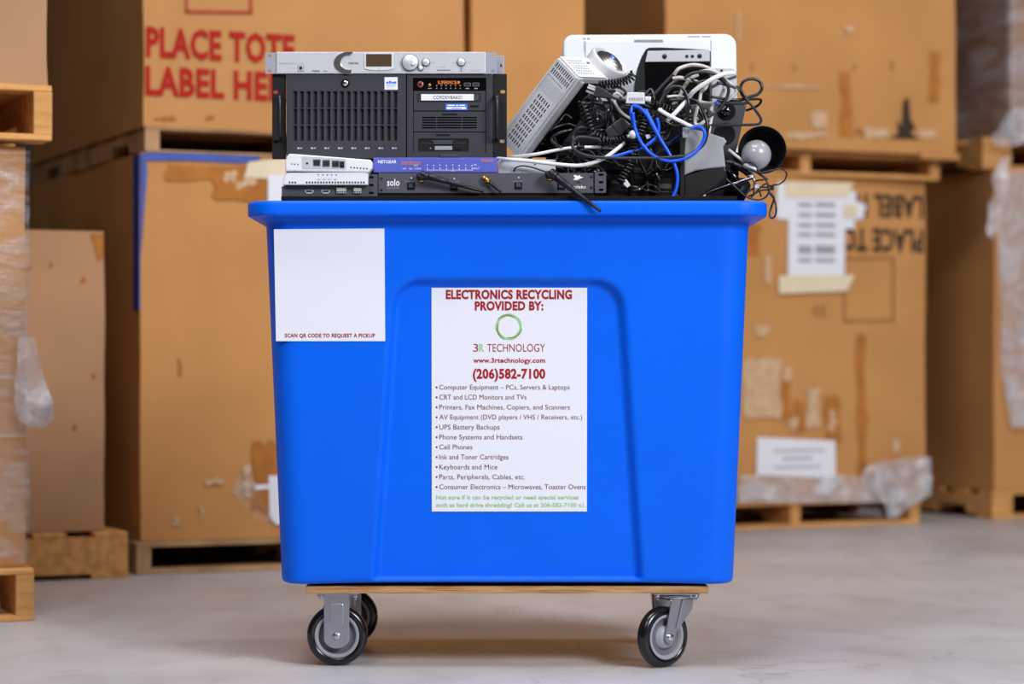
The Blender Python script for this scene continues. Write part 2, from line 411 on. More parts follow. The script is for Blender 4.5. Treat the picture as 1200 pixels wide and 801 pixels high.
# --- stack at the picture's left edge
x, d = left_of(PX(40, 5.97), 5.97, A, 1.2)
pallet('wooden pallet on the floor under the film-wrapped box, at far lower left', x, d, A, 1.2, 1.0, 0, .131, M_wood)
x, d = left_of(PX(29, 6.0), 6.0, A, 1.18)
r, F, mb = carton('large cardboard box wrapped in clear film, cut off by the lower left edge', x, d, A, 1.18, .97, .132, 1.172, M_card, 1)
fix(mb.build('carton', r)); shell('stretch_wrap', r, 1.18, .97, 1.035, M_wrap, 2, .01)
film('loose_film', r, F, [(395, 18, 34), (430, 15, 46), (470, 12, 56), (492, 18, 60), (500, 30, 48)], M_wrap2, .04, .03, 4, 12)
x, d = left_of(PX(61, 5.97), 5.97, A, 1.2)
pallet('raised wooden pallet at upper left, between two stacked cardboard boxes', x, d, A, 1.2, 1.0, 1.184, .137, M_wood)
x, d = left_of(PX(56, 5.98), 5.98, A, 1.2)
r, F, mb = carton('plain cardboard box at top left corner, on the raised pallet', x, d, A, 1.2, .97, 1.322, 2.3, M_card2, 2)
fix(mb.build('carton', r))
# --- small pale box
x, d = left_of(PX(150, 7.18), 7.18, A, 1.2)
pallet('wooden pallet with a solid board side, under the shorter pale box at left', x, d, A, 1.2, 1.1, 0, .139, M_wood, 'notch')
x, d = left_of(PX(122, 7.2), 7.2, A, 1.1)
r, F, mb = carton('shorter pale plain cardboard box at left, dented top right corner', x, d, A, 1.1, 1.0, .14, 1.03, M_card2, 3)
for px_, py_, rr in ((98, 328, 3), (60, 310, 2.5), (34, 312, 3), (88, 500, 2.5), (110, 440, 2.5)): blot(mb, F, [(px_ + rr * math.cos(a), py_ + rr * 1.3 * math.sin(a)) for a in [i * .7 for i in range(9)]], M_stain, .002)
blot(mb, F, [(106, 274), (121, 274), (121, 302), (115, 306)], M_stain, .002)
fix(mb.build('carton', r))
# --- blue-taped box and the box with red print above it
pallet('low dark wooden pallet on the floor under the box with blue tape', PX(160, 7.28), 7.28, A, 1.06, 1.5, 0, .098, M_wood2)
r, F, mb = carton('tall cardboard box with blue tape round its top left corner', PX(165, 7.3), 7.3, A, 1.05, 1.5, .099, 1.275, M_card3, 4, .008)
blot(mb, F, rough(196, 192, 312, 212, 5, 4), M_stain, .003); blot(mb, F, rough(250, 208, 312, 234, 6, 4), M_stain, .0035)
blot(mb, F, rough(296, 520, 330, 598, 7, 6), M_stain, .003)
for i, b in enumerate(((262, 200, 276, 212), (284, 206, 300, 218), (276, 214, 283, 222), (240, 560, 262, 568), (202, 604, 210, 614), (234, 590, 238, 610), (285, 545, 292, 580))): blot(mb, F, rough(*b, 20 + i, 2.5), M_scuff, .005)
blot(mb, F, rough(208, 420, 212, 440, 30, 1.5), M_stain, .003)
fix(mb.build('carton', r))
S = Face(F.M.translation, 0, F.M @ Matrix(((0, 0, -1, 0), (0, 1, 0, 0), (1, 0, 0, 0), (0, 0, 0, 1))))   # its left side
part_blot('tape_strip', r, F, [(166, 179), (230, 180), (300, 183), (306, 186), (296, 189), (280, 191), (220, 188), (172, 188), (166, 190)], M_bluetape, .004, .002)
part_blot('tape_strip', r, F, [(165.5, 186), (171, 190), (172, 200), (169, 240), (167, 270), (165.5, 298)], M_bluetape, .004, .002)
mb = MB(M_bluetape); mb.box(-.005, -.003, .70, -.002, .07, 1.17, M_bluetape, worldm(r), 0); mb.build('tape_strip', r)
part_blot('tape_strip', r, F, [(290, 190), (335, 185), (335, 212), (286, 207)], M_mask, .006)
part_blot('paper_label', r, F, [(313, 205), (332, 205), (332, 238), (313, 238)], M_paper, .008)
part_blot('paper_label', r, F, [(314, 557), (340, 557), (340, 614), (322, 614), (315, 605)], M_paper, .007)
part_blot('tape_strip', r, F, [(298, 568), (315, 567), (315, 572), (298, 574)], M_paper, .007)
film('loose_film', r, F, [(548, 282, 292), (575, 270, 300), (600, 290, 318), (612, 300, 322)], M_wrap, .01, .008, 3, 8)
pallet('thin raised pallet above the blue tape, carrying the box with red lettering', PX(170, 7.3), 7.3, A, 1.04, 1.5, 1.276, .076, M_wood2)
r, F, mb = carton('cardboard box with red place tote label here print, upper left', PX(168, 7.3), 7.3, A, 1.05, 1.5, 1.353, 2.35, M_card, 5, .008)
mb.text('PLACE TOTE', F, 171, 345, 65, 31, M_redink, .035, .004); mb.text('LABEL HERE', F, 170, 350, 110, 77, M_redink, .035, .004)
for q in (((217, -60), (220, -60), (220, 14), (217, 14)), ((292, -60), (295.5, -60), (295.5, 15), (292, 15)), ((217, 11.5), (295.5, 12.5), (295.5, 16), (217, 15))): blot(mb, F, q, M_redink2, .004)
blot(mb, F, rough(182, 137, 205, 141, 8, 2), M_stain, .003); blot(mb, F, rough(242, 136, 250, 140, 9, 2), M_stain, .003)
fix(mb.build('carton', r))
# --- stack behind the equipment
x, d = PX(551, 7.79), 7.79
pallet('wooden pallet behind the cart under the plain stacked boxes', x, d, A, .85, 1.0, 0, .1, M_wood2)
r, F, mb = carton('plain cardboard box behind the cart, under the narrow tall box', x, d, A, .8, 1.0, .101, 1.15, M_card, 6, .006); fix(mb.build('carton', r))
r, F, mb = carton('narrow tall plain cardboard box seen just left of the white printer', x, d, A, .405, 1.0, 1.152, 2.5, M_card3, 7, .006)
blot(mb, F, [(551, -60), (553, -60), (553, 60), (551, 200)], M_stain, .002)
fix(mb.build('carton', r))
# --- stack on the right with the paper notice
x, d = left_of(PX(1082, 9.7), 9.7, 28, 1.22)
pallet('wooden pallet on the floor under the box with upside-down black print', x, d, 28, 1.2, 1.2, 0, .106, M_wood)
x, d = left_of(PX(1084, 9.7), 9.7, 28, 1.2)
r, F, mb = carton('cardboard box with taped paper notice and upside-down black lettering, right', x, d, 28, 1.2, 1.2, .108, 1.371, M_card3, 8, .006)
mb.text('LABEL HERE', F, 1081, 966, 230.5, 256, M_blkink, .03, .004); mb.text('PLACE TOTE', F, 1081, 962, 270, 296, M_blkink, .03, .004)
for q in (((988, 303), (990, 303), (990, 377), (988, 377)), ((1045, 303), (1047, 303), (1047, 375), (1045, 375)), ((988, 375), (1047, 374), (1047, 376), (988, 377)), ((988, 302), (1047, 301), (1047, 303), (988, 304))): blot(mb, F, q, M_fadeink, .003)
mb.text('23', F, 968, 953, 359, 370, M_fadeink, 0, .003)
for i, b in enumerate(((1004, 392, 1014, 560), (930, 470, 942, 505), (868, 262, 890, 300), (1010, 545, 1078, 560), (915, 440, 927, 492), (966, 465, 985, 520))): blot(mb, F, rough(*b, 40 + i, 2.5), M_stain, .003)
for i, b in enumerate(((917, 430, 926, 446), (896, 300, 903, 330), (870, 420, 914, 490), (944, 455, 960, 500), (925, 490, 933, 503), (970, 480, 978, 505), (1046, 515, 1052, 530), (884, 380, 900, 395))): blot(mb, F, rough(*b, 60 + i, 2.5), M_scuff, .0045)
fix(mb.build('carton', r))
part_blot('paper_label', r, F, [(910, 214), (926, 214), (926, 258), (908, 256)], M_paper, .006)
mb = MB(M_paper); blot(mb, F, [(923, 222), (990, 224), (988, 330), (922, 328)], M_paper, .007)
for y0 in (238, 250, 262, 273, 288, 293, 303): 
    for x0, x1 in ((934, 950), (954, 977)): mb.frect(F, x0, y0, x1, y0 + 4, .0083, .009, M_grayink)
mb.build('paper_notice', r)
part_blot('tape_strip', r, F, [(919, 213), (998, 214), (992, 231), (920, 231)], M_mask, .010)
part_blot('tape_strip', r, F, [(911, 323), (1000, 322), (990, 341), (911, 344)], M_mask, .010)
part_blot('paper_label', r, F, [(988, 224), (1002, 224), (1002, 236), (1014, 240), (1010, 256), (1000, 258), (1000, 268), (989, 268)], M_paper, .0055)
part_blot('tape_strip', r, F, [(987, 240), (1002, 240), (1002, 254), (987, 254)], M_mask, .011)
mb = MB(M_paper); blot(mb, F, [(886, 512), (977, 516), (978, 570), (966, 580), (952, 576), (964, 560), (885, 556)], M_paper, .008)
for y0, a, b in ((526, 905, 965), (535, 915, 950), (545, 905, 960)): mb.frect(F, a, y0, b, y0 + 3.5, .0095, .010, M_grayink)
mb.build('shipping_label', r)
film('loose_film', r, F, [(556, 862, 990), (566, 860, 1040), (578, 860, 1078), (588, 862, 1074)], M_wrap2, .03, .022, 6, 40, 5)
film('loose_film', r, F, [(535, 1060, 1082), (545, 1010, 1083), (560, 998, 1083), (580, 1020, 1081), (592, 1030, 1060), (606, 1036, 1044)], M_wrap2, .04, .025, 9, 24, 5)
x, d = left_of(PX(1101, 9.66), 9.66, A, 1.24)
pallet('battered raised pallet at upper right, between the two large boxes', x, d, A, 1.24, 1.15, 1.372, .095, M_wood)
r, F, mb = carton('large scuffed cardboard box at upper right, behind the white printer', PX(780, 9.1), 9.1, A, 1.3, 1.2, 1.468, 2.6, M_card3, 9, .008)
for i, b in enumerate(((985, 84, 996, 160), (1000, 150, 1012, 160), (1090, 60, 1100, 120))): blot(mb, F, rough(*b, 80 + i, 3), M_stain, .003)
for i, b in enumerate(((1012, 150, 1040, 162), (1076, 152, 1095, 162), (950, 130, 968, 150), (862, 14, 868, 46), (920, 156, 968, 162), (990, 30, 1000, 38), (895, 100, 960, 104))): blot(mb, F, rough(*b, 90 + i, 2), M_scuff, .0045)
mb2 = [(1042, 162), (1052, 156), (1050, 140), (1056, 150), (1058, 118), (1064, 114), (1066, 140), (1072, 150), (1066, 156), (1076, 163)]
blot(mb, F, mb2, M_blkink, .006)
for x0 in (880, 930, 1000, 1044): mb.frect(F, x0, 70 + x0 % 7, x0 + 2, 82, .003, .0035, M_fadeink)
fix(mb.build('carton', r))
mb = MB(M_card3); mb.box(1.12, -.03, -.02, 1.30, -.001, .004, M_card3, worldm(r), .002); mb.build('bottom_flap', r)
# --- stack at the picture's right edge
pallet('wooden pallet on the floor at the far right edge', PX(1163, 9.95), 9.95, A, 1.2, 1.2, 0, .116, M_wood, sw=.1)
r, F, mb = carton('cardboard box with hazy film, cut off by the lower right edge', PX(1165, 9.96), 9.96, A, 1.2, 1.2, .118, 1.442, M_card3, 10)
fix(mb.build('carton', r)); film('loose_film', r, F, [(200, 1167, 1230), (300, 1168, 1230), (430, 1170, 1230), (500, 1180, 1230)], M_wrap2, .02, .02, 5, 12)
pallet('raised pallet end wrapped in film at the upper right edge', PX(1152, 9.96), 9.96, A, 1.2, 1.2, 1.444, .13, M_wood, sw=.14)
r, F, mb = carton('dark brown load under cloudy film at the upper right edge', PX(1185, 9.98), 9.98, A, 1.2, 1.15, 1.575, 2.7, mat('cardboard_dark', (150, 108, 72), .8, spec=.15, var=.15, scale=3, stretch=(1, 1, 5)), 11)
fix(mb.build('carton', r)); shell('stretch_wrap', r, 1.2, 1.15, 1.1, M_wrap3, 3, .02)
film('loose_film', r, F, [(126, 1186, 1230), (140, 1170, 1230), (152, 1160, 1225), (160, 1150, 1215), (172, 1158, 1180)], M_wrap2, .05, .04, 8, 14)
film('loose_film', r, F, [(186, 1158, 1172), (215, 1150, 1166), (245, 1144, 1160), (268, 1142, 1154), (279, 1144, 1150)], M_wrap2, .09, .03, 12, 8)

# ------------------------------------------------------------------ the cart
X0 = -.0095
cart = thing('recycling_cart', 'blue plastic recycling cart on a plywood base with four casters', 'cart', (X0, .3, 0))
def rr_ring(hx, y0, y1, r, z, nf=150, nc=8, ns=12):
    """rounded rectangle round the tub at height z; starts at the front left"""
    pts = []
    def arc(cx, cy, a0):
        for i in range(1, nc): a = R(a0 + 90 * i / nc); pts.append((cx + r * math.cos(a), cy + r * math.sin(a)))
    for i in range(nf + 1): pts.append((-hx + r + (2 * hx - 2 * r) * i / nf, y0))
    arc(hx - r, y0 + r, -90)
    for i in range(ns + 1): pts.append((hx, y0 + r + (y1 - y0 - 2 * r) * i / ns))
    arc(hx - r, y1 - r, 0)
    for i in range(nf + 1): pts.append((hx - r - (2 * hx - 2 * r) * i / nf, y1))
    arc(-hx + r, y1 - r, 90)
    for i in range(ns + 1): pts.append((-hx, y1 - r - (y1 - y0 - 2 * r) * i / ns))
    arc(-hx + r, y0 + r, 180)
    return [(x, y, z) for x, y in pts]
ZB, ZT = .1748, .915
HXB, HXT = .4725, .5025
YB, YT, YBB, YBT = .015, -.012, .60, .622
def fy(z): return YB + (YT - YB) * (z - ZB) / (ZT - ZB)
def sdf(x, z):
    """inside distance of the pressed panel on the front"""
    t = (z - ZB) / (ZT - ZB); xc = 0.001; top = .811
    hw = .283 + (.2445 - .283) * (z - .19) / (.755 - .19); r = .062
    qx = abs(x - xc) - hw + r; qz = z - top + r
    return -(math.hypot(max(qx, 0), max(qz, 0)) + min(max(qx, qz), 0) - r)
def ss(t): t = max(0, min(1, t)); return t * t * (3 - 2 * t)
mb = MB(M_blue); rings = []; NZ = 150
for k, (ins, dz) in enumerate(((.016, 0), (.008, .001), (.003, .004), (.0006, .009))):
    rings.append([(x, y, z + .005 * max(0, 1 - (x / .42) ** 4) * (1 - k / 4)) for x, y, z in rr_ring(HXB - ins, YB + ins, YBB - ins, .05, ZB + dz)])
for k in range(NZ + 1):
    z = ZB + .014 + (ZT - ZB - .014) * k / NZ; t = (z - ZB) / (ZT - ZB)
    ring = rr_ring(HXB + (HXT - HXB) * t, fy(z), YBB + (YBT - YBB) * t, .055, z); out = []
    for i, (x, y, zz) in enumerate(ring):
        if i <= 150: y += .019 * ss(sdf(x, z) / .017) * 1.0
        elif 150 < i and y > YBB - .03: pass
        out.append((x, y, zz))
    rings.append(out)
rim = [(.0008, .922), (.0025, .928), (.006, .9325), (.012, .9353), (.020, .9362), (.0305, .9366), (.0342, .9374), (.0356, .9392), (.036, .943), (.036, .960), (.0353, .9635), (.0335, .966), (.030, .9672), (.004, .9672), (-.001, .965), (-.004, .96), (-.005, .95)]
for o_, z in rim: rings.append(rr_ring(HXT + o_, YT - o_, YBT + o_, .055 + max(0, o_) * .3, z))
for z in (.9, .6, .3, .2): t = (z - ZB) / (ZT - ZB); rings.append(rr_ring(HXB + (HXT - HXB) * t - .02, fy(z) + .026, YBB + (YBT - YBB) * t - .006, .05, z))
n = len(rings[0]); vs_ = [(x + X0, y, z) for r_ in rings for x, y, z in r_]
fs = [(k * n + i, k * n + (i + 1) % n, (k + 1) * n + (i + 1) % n, (k + 1) * n + i) for k in range(len(rings) - 1) for i in range(n)]
fs.append(list(range(n))[::-1]); fs.append([(len(rings) - 1) * n + i for i in range(n)])
mb.add(vs_, fs, M_blue, None, True); tub = mb.build('tub', cart)
for k, v in (('label', 'bright blue moulded tub with rolled rim and pressed front panel'),): tub[k] = v

# signs lie on the sloping front
sl = math.atan2(YT - YB, ZT - ZB)   # lean towards the viewer with height
def front_face(extra):
    up = Vector((0, math.sin(sl), math.cos(sl))); u = Vector((1, 0, 0)); nn = u.cross(up)
    o = Vector((X0, YB, ZB)) + nn * extra
    return Face(None, 0, Matrix(((u.x, up.x, nn.x, o.x), (u.y, up.y, nn.y, o.y), (u.z, up.z, nn.z, o.z), (0, 0, 0, 1))))
F = front_face(-.0178)
mb = MB(M_sign); mb.frect(F, 506, 337, 688, 599, 0, .0008, M_sign)
def L(s, x0, x1, yb, yt, m=M_signred, b=0, F=F, mb=mb, res=3): mb.text(s, F, x0, x1, yb, yt, m, b, .0012, res=res)
L('ELECTRONICS RECYCLING', 522.5, 670.3, 349.8, 339.4, b=.045); L('PROVIDED BY:', 556.4, 636.8, 363, 352.8, b=.045)
L('3', 554.5, 560.4, 411.8, 402.8); L('R', 561.3, 567.3, 411.8, 402.8, M_signgreen, .02); L('TECHNOLOGY', 570.8, 638.8, 411.8, 402.8)
L('www.3rtechnology.com', 554.5, 638.8, 424.6, 419.1, b=.03); L('(206)582-7100', 554, 639, 443, 431.8, b=.04)
rows = [('Computer Equipment – PCs, Servers & Laptops', 508), ('CRT and LCD Monitors and TVs', 363), ('Printers, Fax Machines, Copiers, and Scanners', 509), ('AV Equipment (DVD players / VHS / Receivers, etc.)', 550), ('UPS Battery Backups', 273), ('Phone Systems and Handsets', 350), ('Cell Phones', 182), ('Ink and Toner Cartridges', 303), ('Keyboards and Mice', 266), ('Parts, Peripherals, Cables, etc.', 358), ('Consumer Electronics – Microwaves, Toaster Ovens', 562)]
for i, (s, xr) in enumerate(rows):
    yb = 330 + (361 + 33.4 * i) / 2.862
    mb.fcirc(F, 511.7, yb - 2.6, 1.15, .0008, .0013, M_signrow, 10)
    L(s, 514.8, 490 + xr / 2.862, yb, yb - 5.6, M_signrow)
L('Not sure if it can be recycled or need special services', 511, 678, 584.6, 579.8, M_signgreen, .03); L('such as hard drive shredding? Call us at 206-582-7100 x1.', 511, 686.8, 593.6, 588.8, M_signgreen, .03)
kx = F.p(597, 383)[0] - F.p(596, 383)[0]; c0 = F.p(596.2, 382.8)
for j in range(7):      # the ring of swept strokes
    a0 = j * 2 * math.pi / 7; o_ = []; i_ = []
    for q in range(13):
        t = q / 12; a = a0 + t * 1.75; rr = (12.3 + 3.3 * t) * kx; th = 2.3 * math.sin(math.pi * t) ** .8 * kx + .02 * kx
        o_.append((c0[0] + (rr + th / 2) * math.cos(a), c0[1] + (rr + th / 2) * math.sin(a))); i_.append((c0[0] + (rr - th / 2) * math.cos(a), c0[1] + (rr - th / 2) * math.sin(a)))
    mb.prism(o_ + i_[::-1], .0008, .0012, M_signolive if j % 2 else M_signgreen, F.M)
lab(mb.build('sign', cart), 'tall white recycling sign with red and green lettering')
F = front_face(.0006); mb = MB(M_sign); mb.prism([F.p(*q) for q in ((321, 268.5), (450.5, 267.5), (451.5, 399.5), (323.5, 399.5))], 0, .0008, M_sign, F.M)
mb.text('SCAN QR CODE TO REQUEST A PICKUP', F, 333.8, 439.7, 395, 390.6, M_signred, .03, .0012)
lab(mb.build('sticker', cart), 'square white sticker with a line of red lettering')

# plywood base
mb = MB(M_ply); a = at(358, 694, .03); b = at(830, 686.5, .03)
mb.box(a.x, .03, .1555, b.x, .585, .1710, M_ply, None, .0015)
for z in (.1585, .1625, .1665): mb.box(a.x - .0003, .0294, z, b.x + .0003, .5853, z + .0012, MATS['pallet_wood'])
lab(mb.build('plywood_base', cart), 'raw plywood board between tub and casters')

def wheel(parent, c, yaw, r=.0635, w_=.028):
    """tyre, hub; the axle is local y turned by yaw"""
    M = T(*c) @ Matrix.Rotation(R(yaw), 4, 'Z') @ Matrix.Rotation(R(90), 4, 'X')
    t = MB(M_tyre); hw = w_ / 2
    t.lathe([(.047, -hw), (.056, -hw), (r - .0025, -hw + .0035), (r, -hw + .008), (r, hw - .008), (r - .0025, hw - .0035), (.056, hw), (.047, hw)], M_tyre, M, 64, True, True); wt = t.build('tyre', parent)
    h = MB(M_hub)
    for s in (1, -1):
        h.lathe([(.0475, s * (hw - .001)), (.046, s * hw), (.041, s * hw), (.0395, s * (hw - .002)), (.0385, s * (hw - .007))], M_hub, M, 64)
        h.lathe([(.0385, s * (hw - .007)), (.030, s * (hw - .009)), (.0245, s * (hw - .008))], M_hubd, M, 64)
        h.lathe([(.0245, s * (hw - .008)), (.022, s * (hw + .0005)), (.012, s * (hw + .003)), (0, s * (hw + .003))], M_hub, M, 64)
    h.build('hub', parent)
def bolt(mb, x, y, z, m=M_zinc): mb.cyl((x, y, z), (x, y, z - .007), .007, .0065, m, 6); mb.cyl((x, y, z - .007), (x, y, z - .012), .003, .003, m, 10)
ZP = .1555
def rigid(x, y):
    c = thing('caster', '', '', (x, y, 0))
    for k in ('label', 'category'):
        if k in c: del c[k]
    c.location = (x - X0, y - .3, 0); c.parent = cart
    m = MB(M_zinc); m.box(x - .040, y - .042, ZP - .0035, x + .048, y + .042, ZP - .0003, M_zinc, None, .001)
    for sx in (-.032, .040):
        for sy in (-.033, .033): bolt(m, x + sx, y + sy, ZP - .003)
    m.build('mounting_plate', c)
    for s in (-1, 1):
        y0 = y + s * .022; m = MB(M_zinc); pts = [(-.0265, .092), (-.0265, -.002)] + [(.0265 * math.cos(R(q)), -.004 + .0215 * math.sin(R(q))) for q in range(187, 354, 12)] + [(.0265, -.002), (.0265, .092)]
        M = Matrix(((1, 0, 0, x), (0, 0, -1, y0), (0, 1, 0, .0635), (0, 0, 0, 1)))
        m.prism(pts[::-1], -.0015, .0015, M_zinc, M, bev=.0006)
        if s < 0:
            m.prism(rrect(-.014, .024, .014, .068, .004), .0012, .0034, M_zinc, M, bev=.001)
            m.cyl((x, y0 - .001, .0635), (x, y0 - .006, .0635), .0085, .0075, M_zinc, 20, bev=.001); m.box(x - .004, y0 - .0068, .0625, x + .004, y0 - .0058, .0645, M_chrome)
        m.build('fork_plate', c)
    wheel(c, (x, y, .0635), 0)
def swivel(px_, py_, yaw, off=.036):
    """kingpin at px_,py_; the wheel trails behind it; yaw turns the axle"""
    c = thing('caster', '', '', (0, 0, 0))
    for k in ('label', 'category'):
        if k in c: del c[k]
    c.location = (px_ - X0, py_ - .3, 0); c.parent = cart
    dr = Vector((math.cos(R(yaw)), math.sin(R(yaw)), 0)); ax = Vector((-dr.y, dr.x, 0)); P = Vector((px_, py_, 0)); W = P - dr * off
    m = MB(M_zinc); m.box(px_ - .048, py_ - .042, ZP - .0035, px_ + .048, py_ + .042, ZP - .0003, M_zinc, None, .001)
    for sx in (-.040, .040):
        for sy in (-.033, .033): bolt(m, px_ + sx, py_ + sy, ZP - .003)
    m.build('mounting_plate', c)
    m = MB(M_zinc); m.lathe([(0, 0), (.024, 0), (.031, -.003), (.033, -.008), (.029, -.0105), (0, -.0105)], M_zinc, T(px_, py_, ZP - .0035), 32); m.build('swivel_race', c)
    m = MB(M_zinc)
    m.box(-.034, -.0235, -.003, .028, .0235, 0, M_zinc, T(px_, py_, ZP - .0135) @ Matrix.Rotation(R(yaw), 4, 'Z'), .001)
    for s in (-1, 1):
        # local x along rolling direction, y up; plate hangs from the race down to the axle
        o = P + ax * s * .022; M = Matrix(((dr.x, 0, ax.x * s, o.x), (dr.y, 0, ax.y * s, o.y), (0, 1, 0, 0), (0, 0, 0, 1)))
        zt = ZP - .0140
        pts = [(-.0305, zt), (-off - .0125, .066)] + [(-off + .0125 * math.cos(R(q)), .0635 + .0125 * math.sin(R(q))) for q in range(190, 360, 15)] + [(-off + .02, .078), (.024, zt - .022), (.028, zt)]
        m.prism(pts, -.0013, .0013, M_zinc, M)
        m.prism([(-.002, zt), (.028, zt), (.024, zt - .022), (-off + .02, .078), (-off + .016, .082)], .001, .0048, M_zinc, M, bev=.0012)
        q = W + ax * s * .0225; m.cyl((q.x, q.y, .0635), (q.x + ax.x * s * .006, q.y + ax.y * s * .006, .0635), .008, .007, M_chrome, 20, bev=.001)
    m.build('fork', c)
    wheel(c, (W.x, W.y, .0635), yaw)
rigid(-.367, .082); rigid(-.3665, .46)
swivel(.343, .075, 38); swivel(.343, .49, 94)

# ------------------------------------------------------------------ equipment on the cart
ZBD = .9772
o = MB(M_blackm); o.box(-.474, -.035, .9676, .462, .60, ZBD, M_blackm, None, .001)
tag(o.build('support_board', None, (0, .28, .9676)), 'thin matte black board lying across the cart rim under the equipment', 'board')
def zoom(k, x0, y0): return lambda x, y: (x0 + x / k, y0 + y / k)
z4 = zoom(4, 300, 40); z6 = zoom(6, 740, 30); z5 = zoom(6, 740, 130); zp = zoom(6.667, 580, 30); zq = zoom(6.667, 580, 130); zl = zoom(6.667, 820, 140); zh = zoom(8.007, 660, 140); zr = zoom(8.9, 680, 70)
def slot(F, x, y, wpx, hpx):
    a = F.p(x - wpx / 2, y + hpx / 2); b = F.p(x + wpx / 2, y - hpx / 2); return rrect(a[0], a[1], b[0], b[1], min(abs(b[0] - a[0]), abs(b[1] - a[1])) / 2)
def rect(F, x0, y0, x1, y1, r=0):
    a = F.p(x0, y1); b = F.p(x1, y0); return rrect(a[0], a[1], b[0], b[1], r)

# --- dark half-width presentation unit, lower left
t = thing('video_switch', 'short dark grey unit with video sockets, under the white modem on the cart rim', 'electronics', (-.39, .1, ZBD))
F = Face((0, -.018, 0)); a = F.p(330, 233.5); b = F.p(431, 218)
mb = MB(M_solo); mb.box(a[0], -.018, ZBD, b[0], .22, b[1] + CAMZ * 0, M_solo, None, .001); mb.build('case', t)
F = Face((0, -.0185, 0))
for x, n_ in ((212, 0), (309, 0)):
    mb = MB(M_silver); cx, cy = 320 + x / 5, 160 + 323 / 5
    mb.prism([F.p(cx - 5, cy - 2), F.p(cx + 5, cy - 2), F.p(cx + 5, cy), F.p(cx + 3, cy + 2.2), F.p(cx - 3, cy + 2.2), F.p(cx - 5, cy)][::-1], 0, .0015, M_silver, F.M)
    mb.frect(F, cx - 3.6, cy - 1.4, cx + 3.6, cy + .5, .0015, .002, M_srvd); mb.build('video_socket', t)
for x0, x1, n_ in ((372, 428, 4), (472, 517, 3)):
    mb = MB(M_lgrey); u0, u1 = 320 + x0 / 5, 320 + x1 / 5; mb.frect(F, u0, 220, u1, 226.5, 0, .004, M_lgrey, .0005)
    for i in range(n_): k = u0 + (i + .5) * (u1 - u0) / n_; mb.frect(F, k - .8, 221, k + .8, 222.8, .004, .0045, M_green); mb.frect(F, k - .9, 224, k + .9, 225.8, .004, .0043, M_srvd)
    mb.build('terminal_block', t)
mb = MB(M_srvd); mb.fcirc(F, 341, 230, 1.3, 0, .001, M_srvd, 12); mb.build('screw', t)

# --- white modem
t = thing('modem', 'wide white vented modem lying on the dark video unit, under the white router', 'electronics', (-.39, .03, .998))
F = Face((0, -.034, 0)); mb = MB(M_white)
pts = [F.p(*q) for q in ((331.5, 216.5), (431, 216.5), (431.5, 203), (428, 201.8), (339, 202.3), (335, 204), (332.5, 209))][::-1]
mb.prism(pts, -.15, 0, M_white, F.M, bev=.002)
for i in range(27):
    if i not in (3, 4, 5): mb.frect(F, 338.5 + i * 3.35, 212.6, 340.2 + i * 3.35, 214.6, 0, .0008, M_srvd)
for i in range(5): mb.frect(F, 372.6 + i * 5.2, 204.2, 373.8 + i * 5.2, 205.5, 0, .0008, M_srvd)
for i in range(4): mb.frect(F, 371.5 + i * 6.5, 209.6, 375 + i * 6.5, 210.4, 0, .0007, M_grayink)
mb.build('case', t)

# --- white router tilted on the modem
t = thing('router', 'small white router with three network sockets tilted on top of the white modem', 'electronics', (-.38, .0, 1.03))
F = Face((0, -.036, 0)); mb = MB(M_white)
pts = [F.p(*q) for q in ((334.5, 200.5), (432, 202), (436, 197), (436.5, 190), (434, 187), (345, 180.2), (339, 180), (336, 183), (334, 190))][::-1]
mb.prism(pts, -.085, 0, M_white, F.M, bev=.003)
for i in range(3): mb.fcirc(F, 342 + i * 3.6, 192 + i * .2, .8, 0, .0008, M_srvd, 8)
for i in range(6): mb.fcirc(F, 411.5 + i * 3.7, 196 + i * .3, .9, 0, .0008, M_srvd, 8)
mb.build('case', t)
mb = MB(M_lgrey); mb.prism([F.p(*q) for q in ((354, 182.8), (405.5, 186.2), (405.5, 198), (354, 197.3))][::-1], -.001, .0008, M_lgrey, F.M); lab(mb.build('port_panel', t), 'grey socket panel')
for i in range(3):
    u = 367 + i * 11; v = 186.6 + i * .7; mb = MB(M_gold); mb.frect(F, u, v, u + 8.6, v + 8, .0006, .0016, M_zinc); mb.frect(F, u + .8, v + 1.4, u + 7.8, v + 6.6, .0016, .002, M_srvd); mb.frect(F, u + 2.5, v + 5.6, u + 6.2, v + 6.8, .002, .0024, M_srvd); mb.build('network_socket', t)
mb = MB(M_black); mb.frect(F, 398.2, 189, 403.6, 196.5, .0006, .002, M_black, .0004); mb.fcirc(F, 400.9, 193.5, 1.4, .002, .0026, M_srvd); mb.build('power_socket', t)
mb = MB(M_srvd); mb.fcirc(F, 360, 191.3, 1.3, .0006, .0015, M_srvd); mb.build('reset_hole', t)

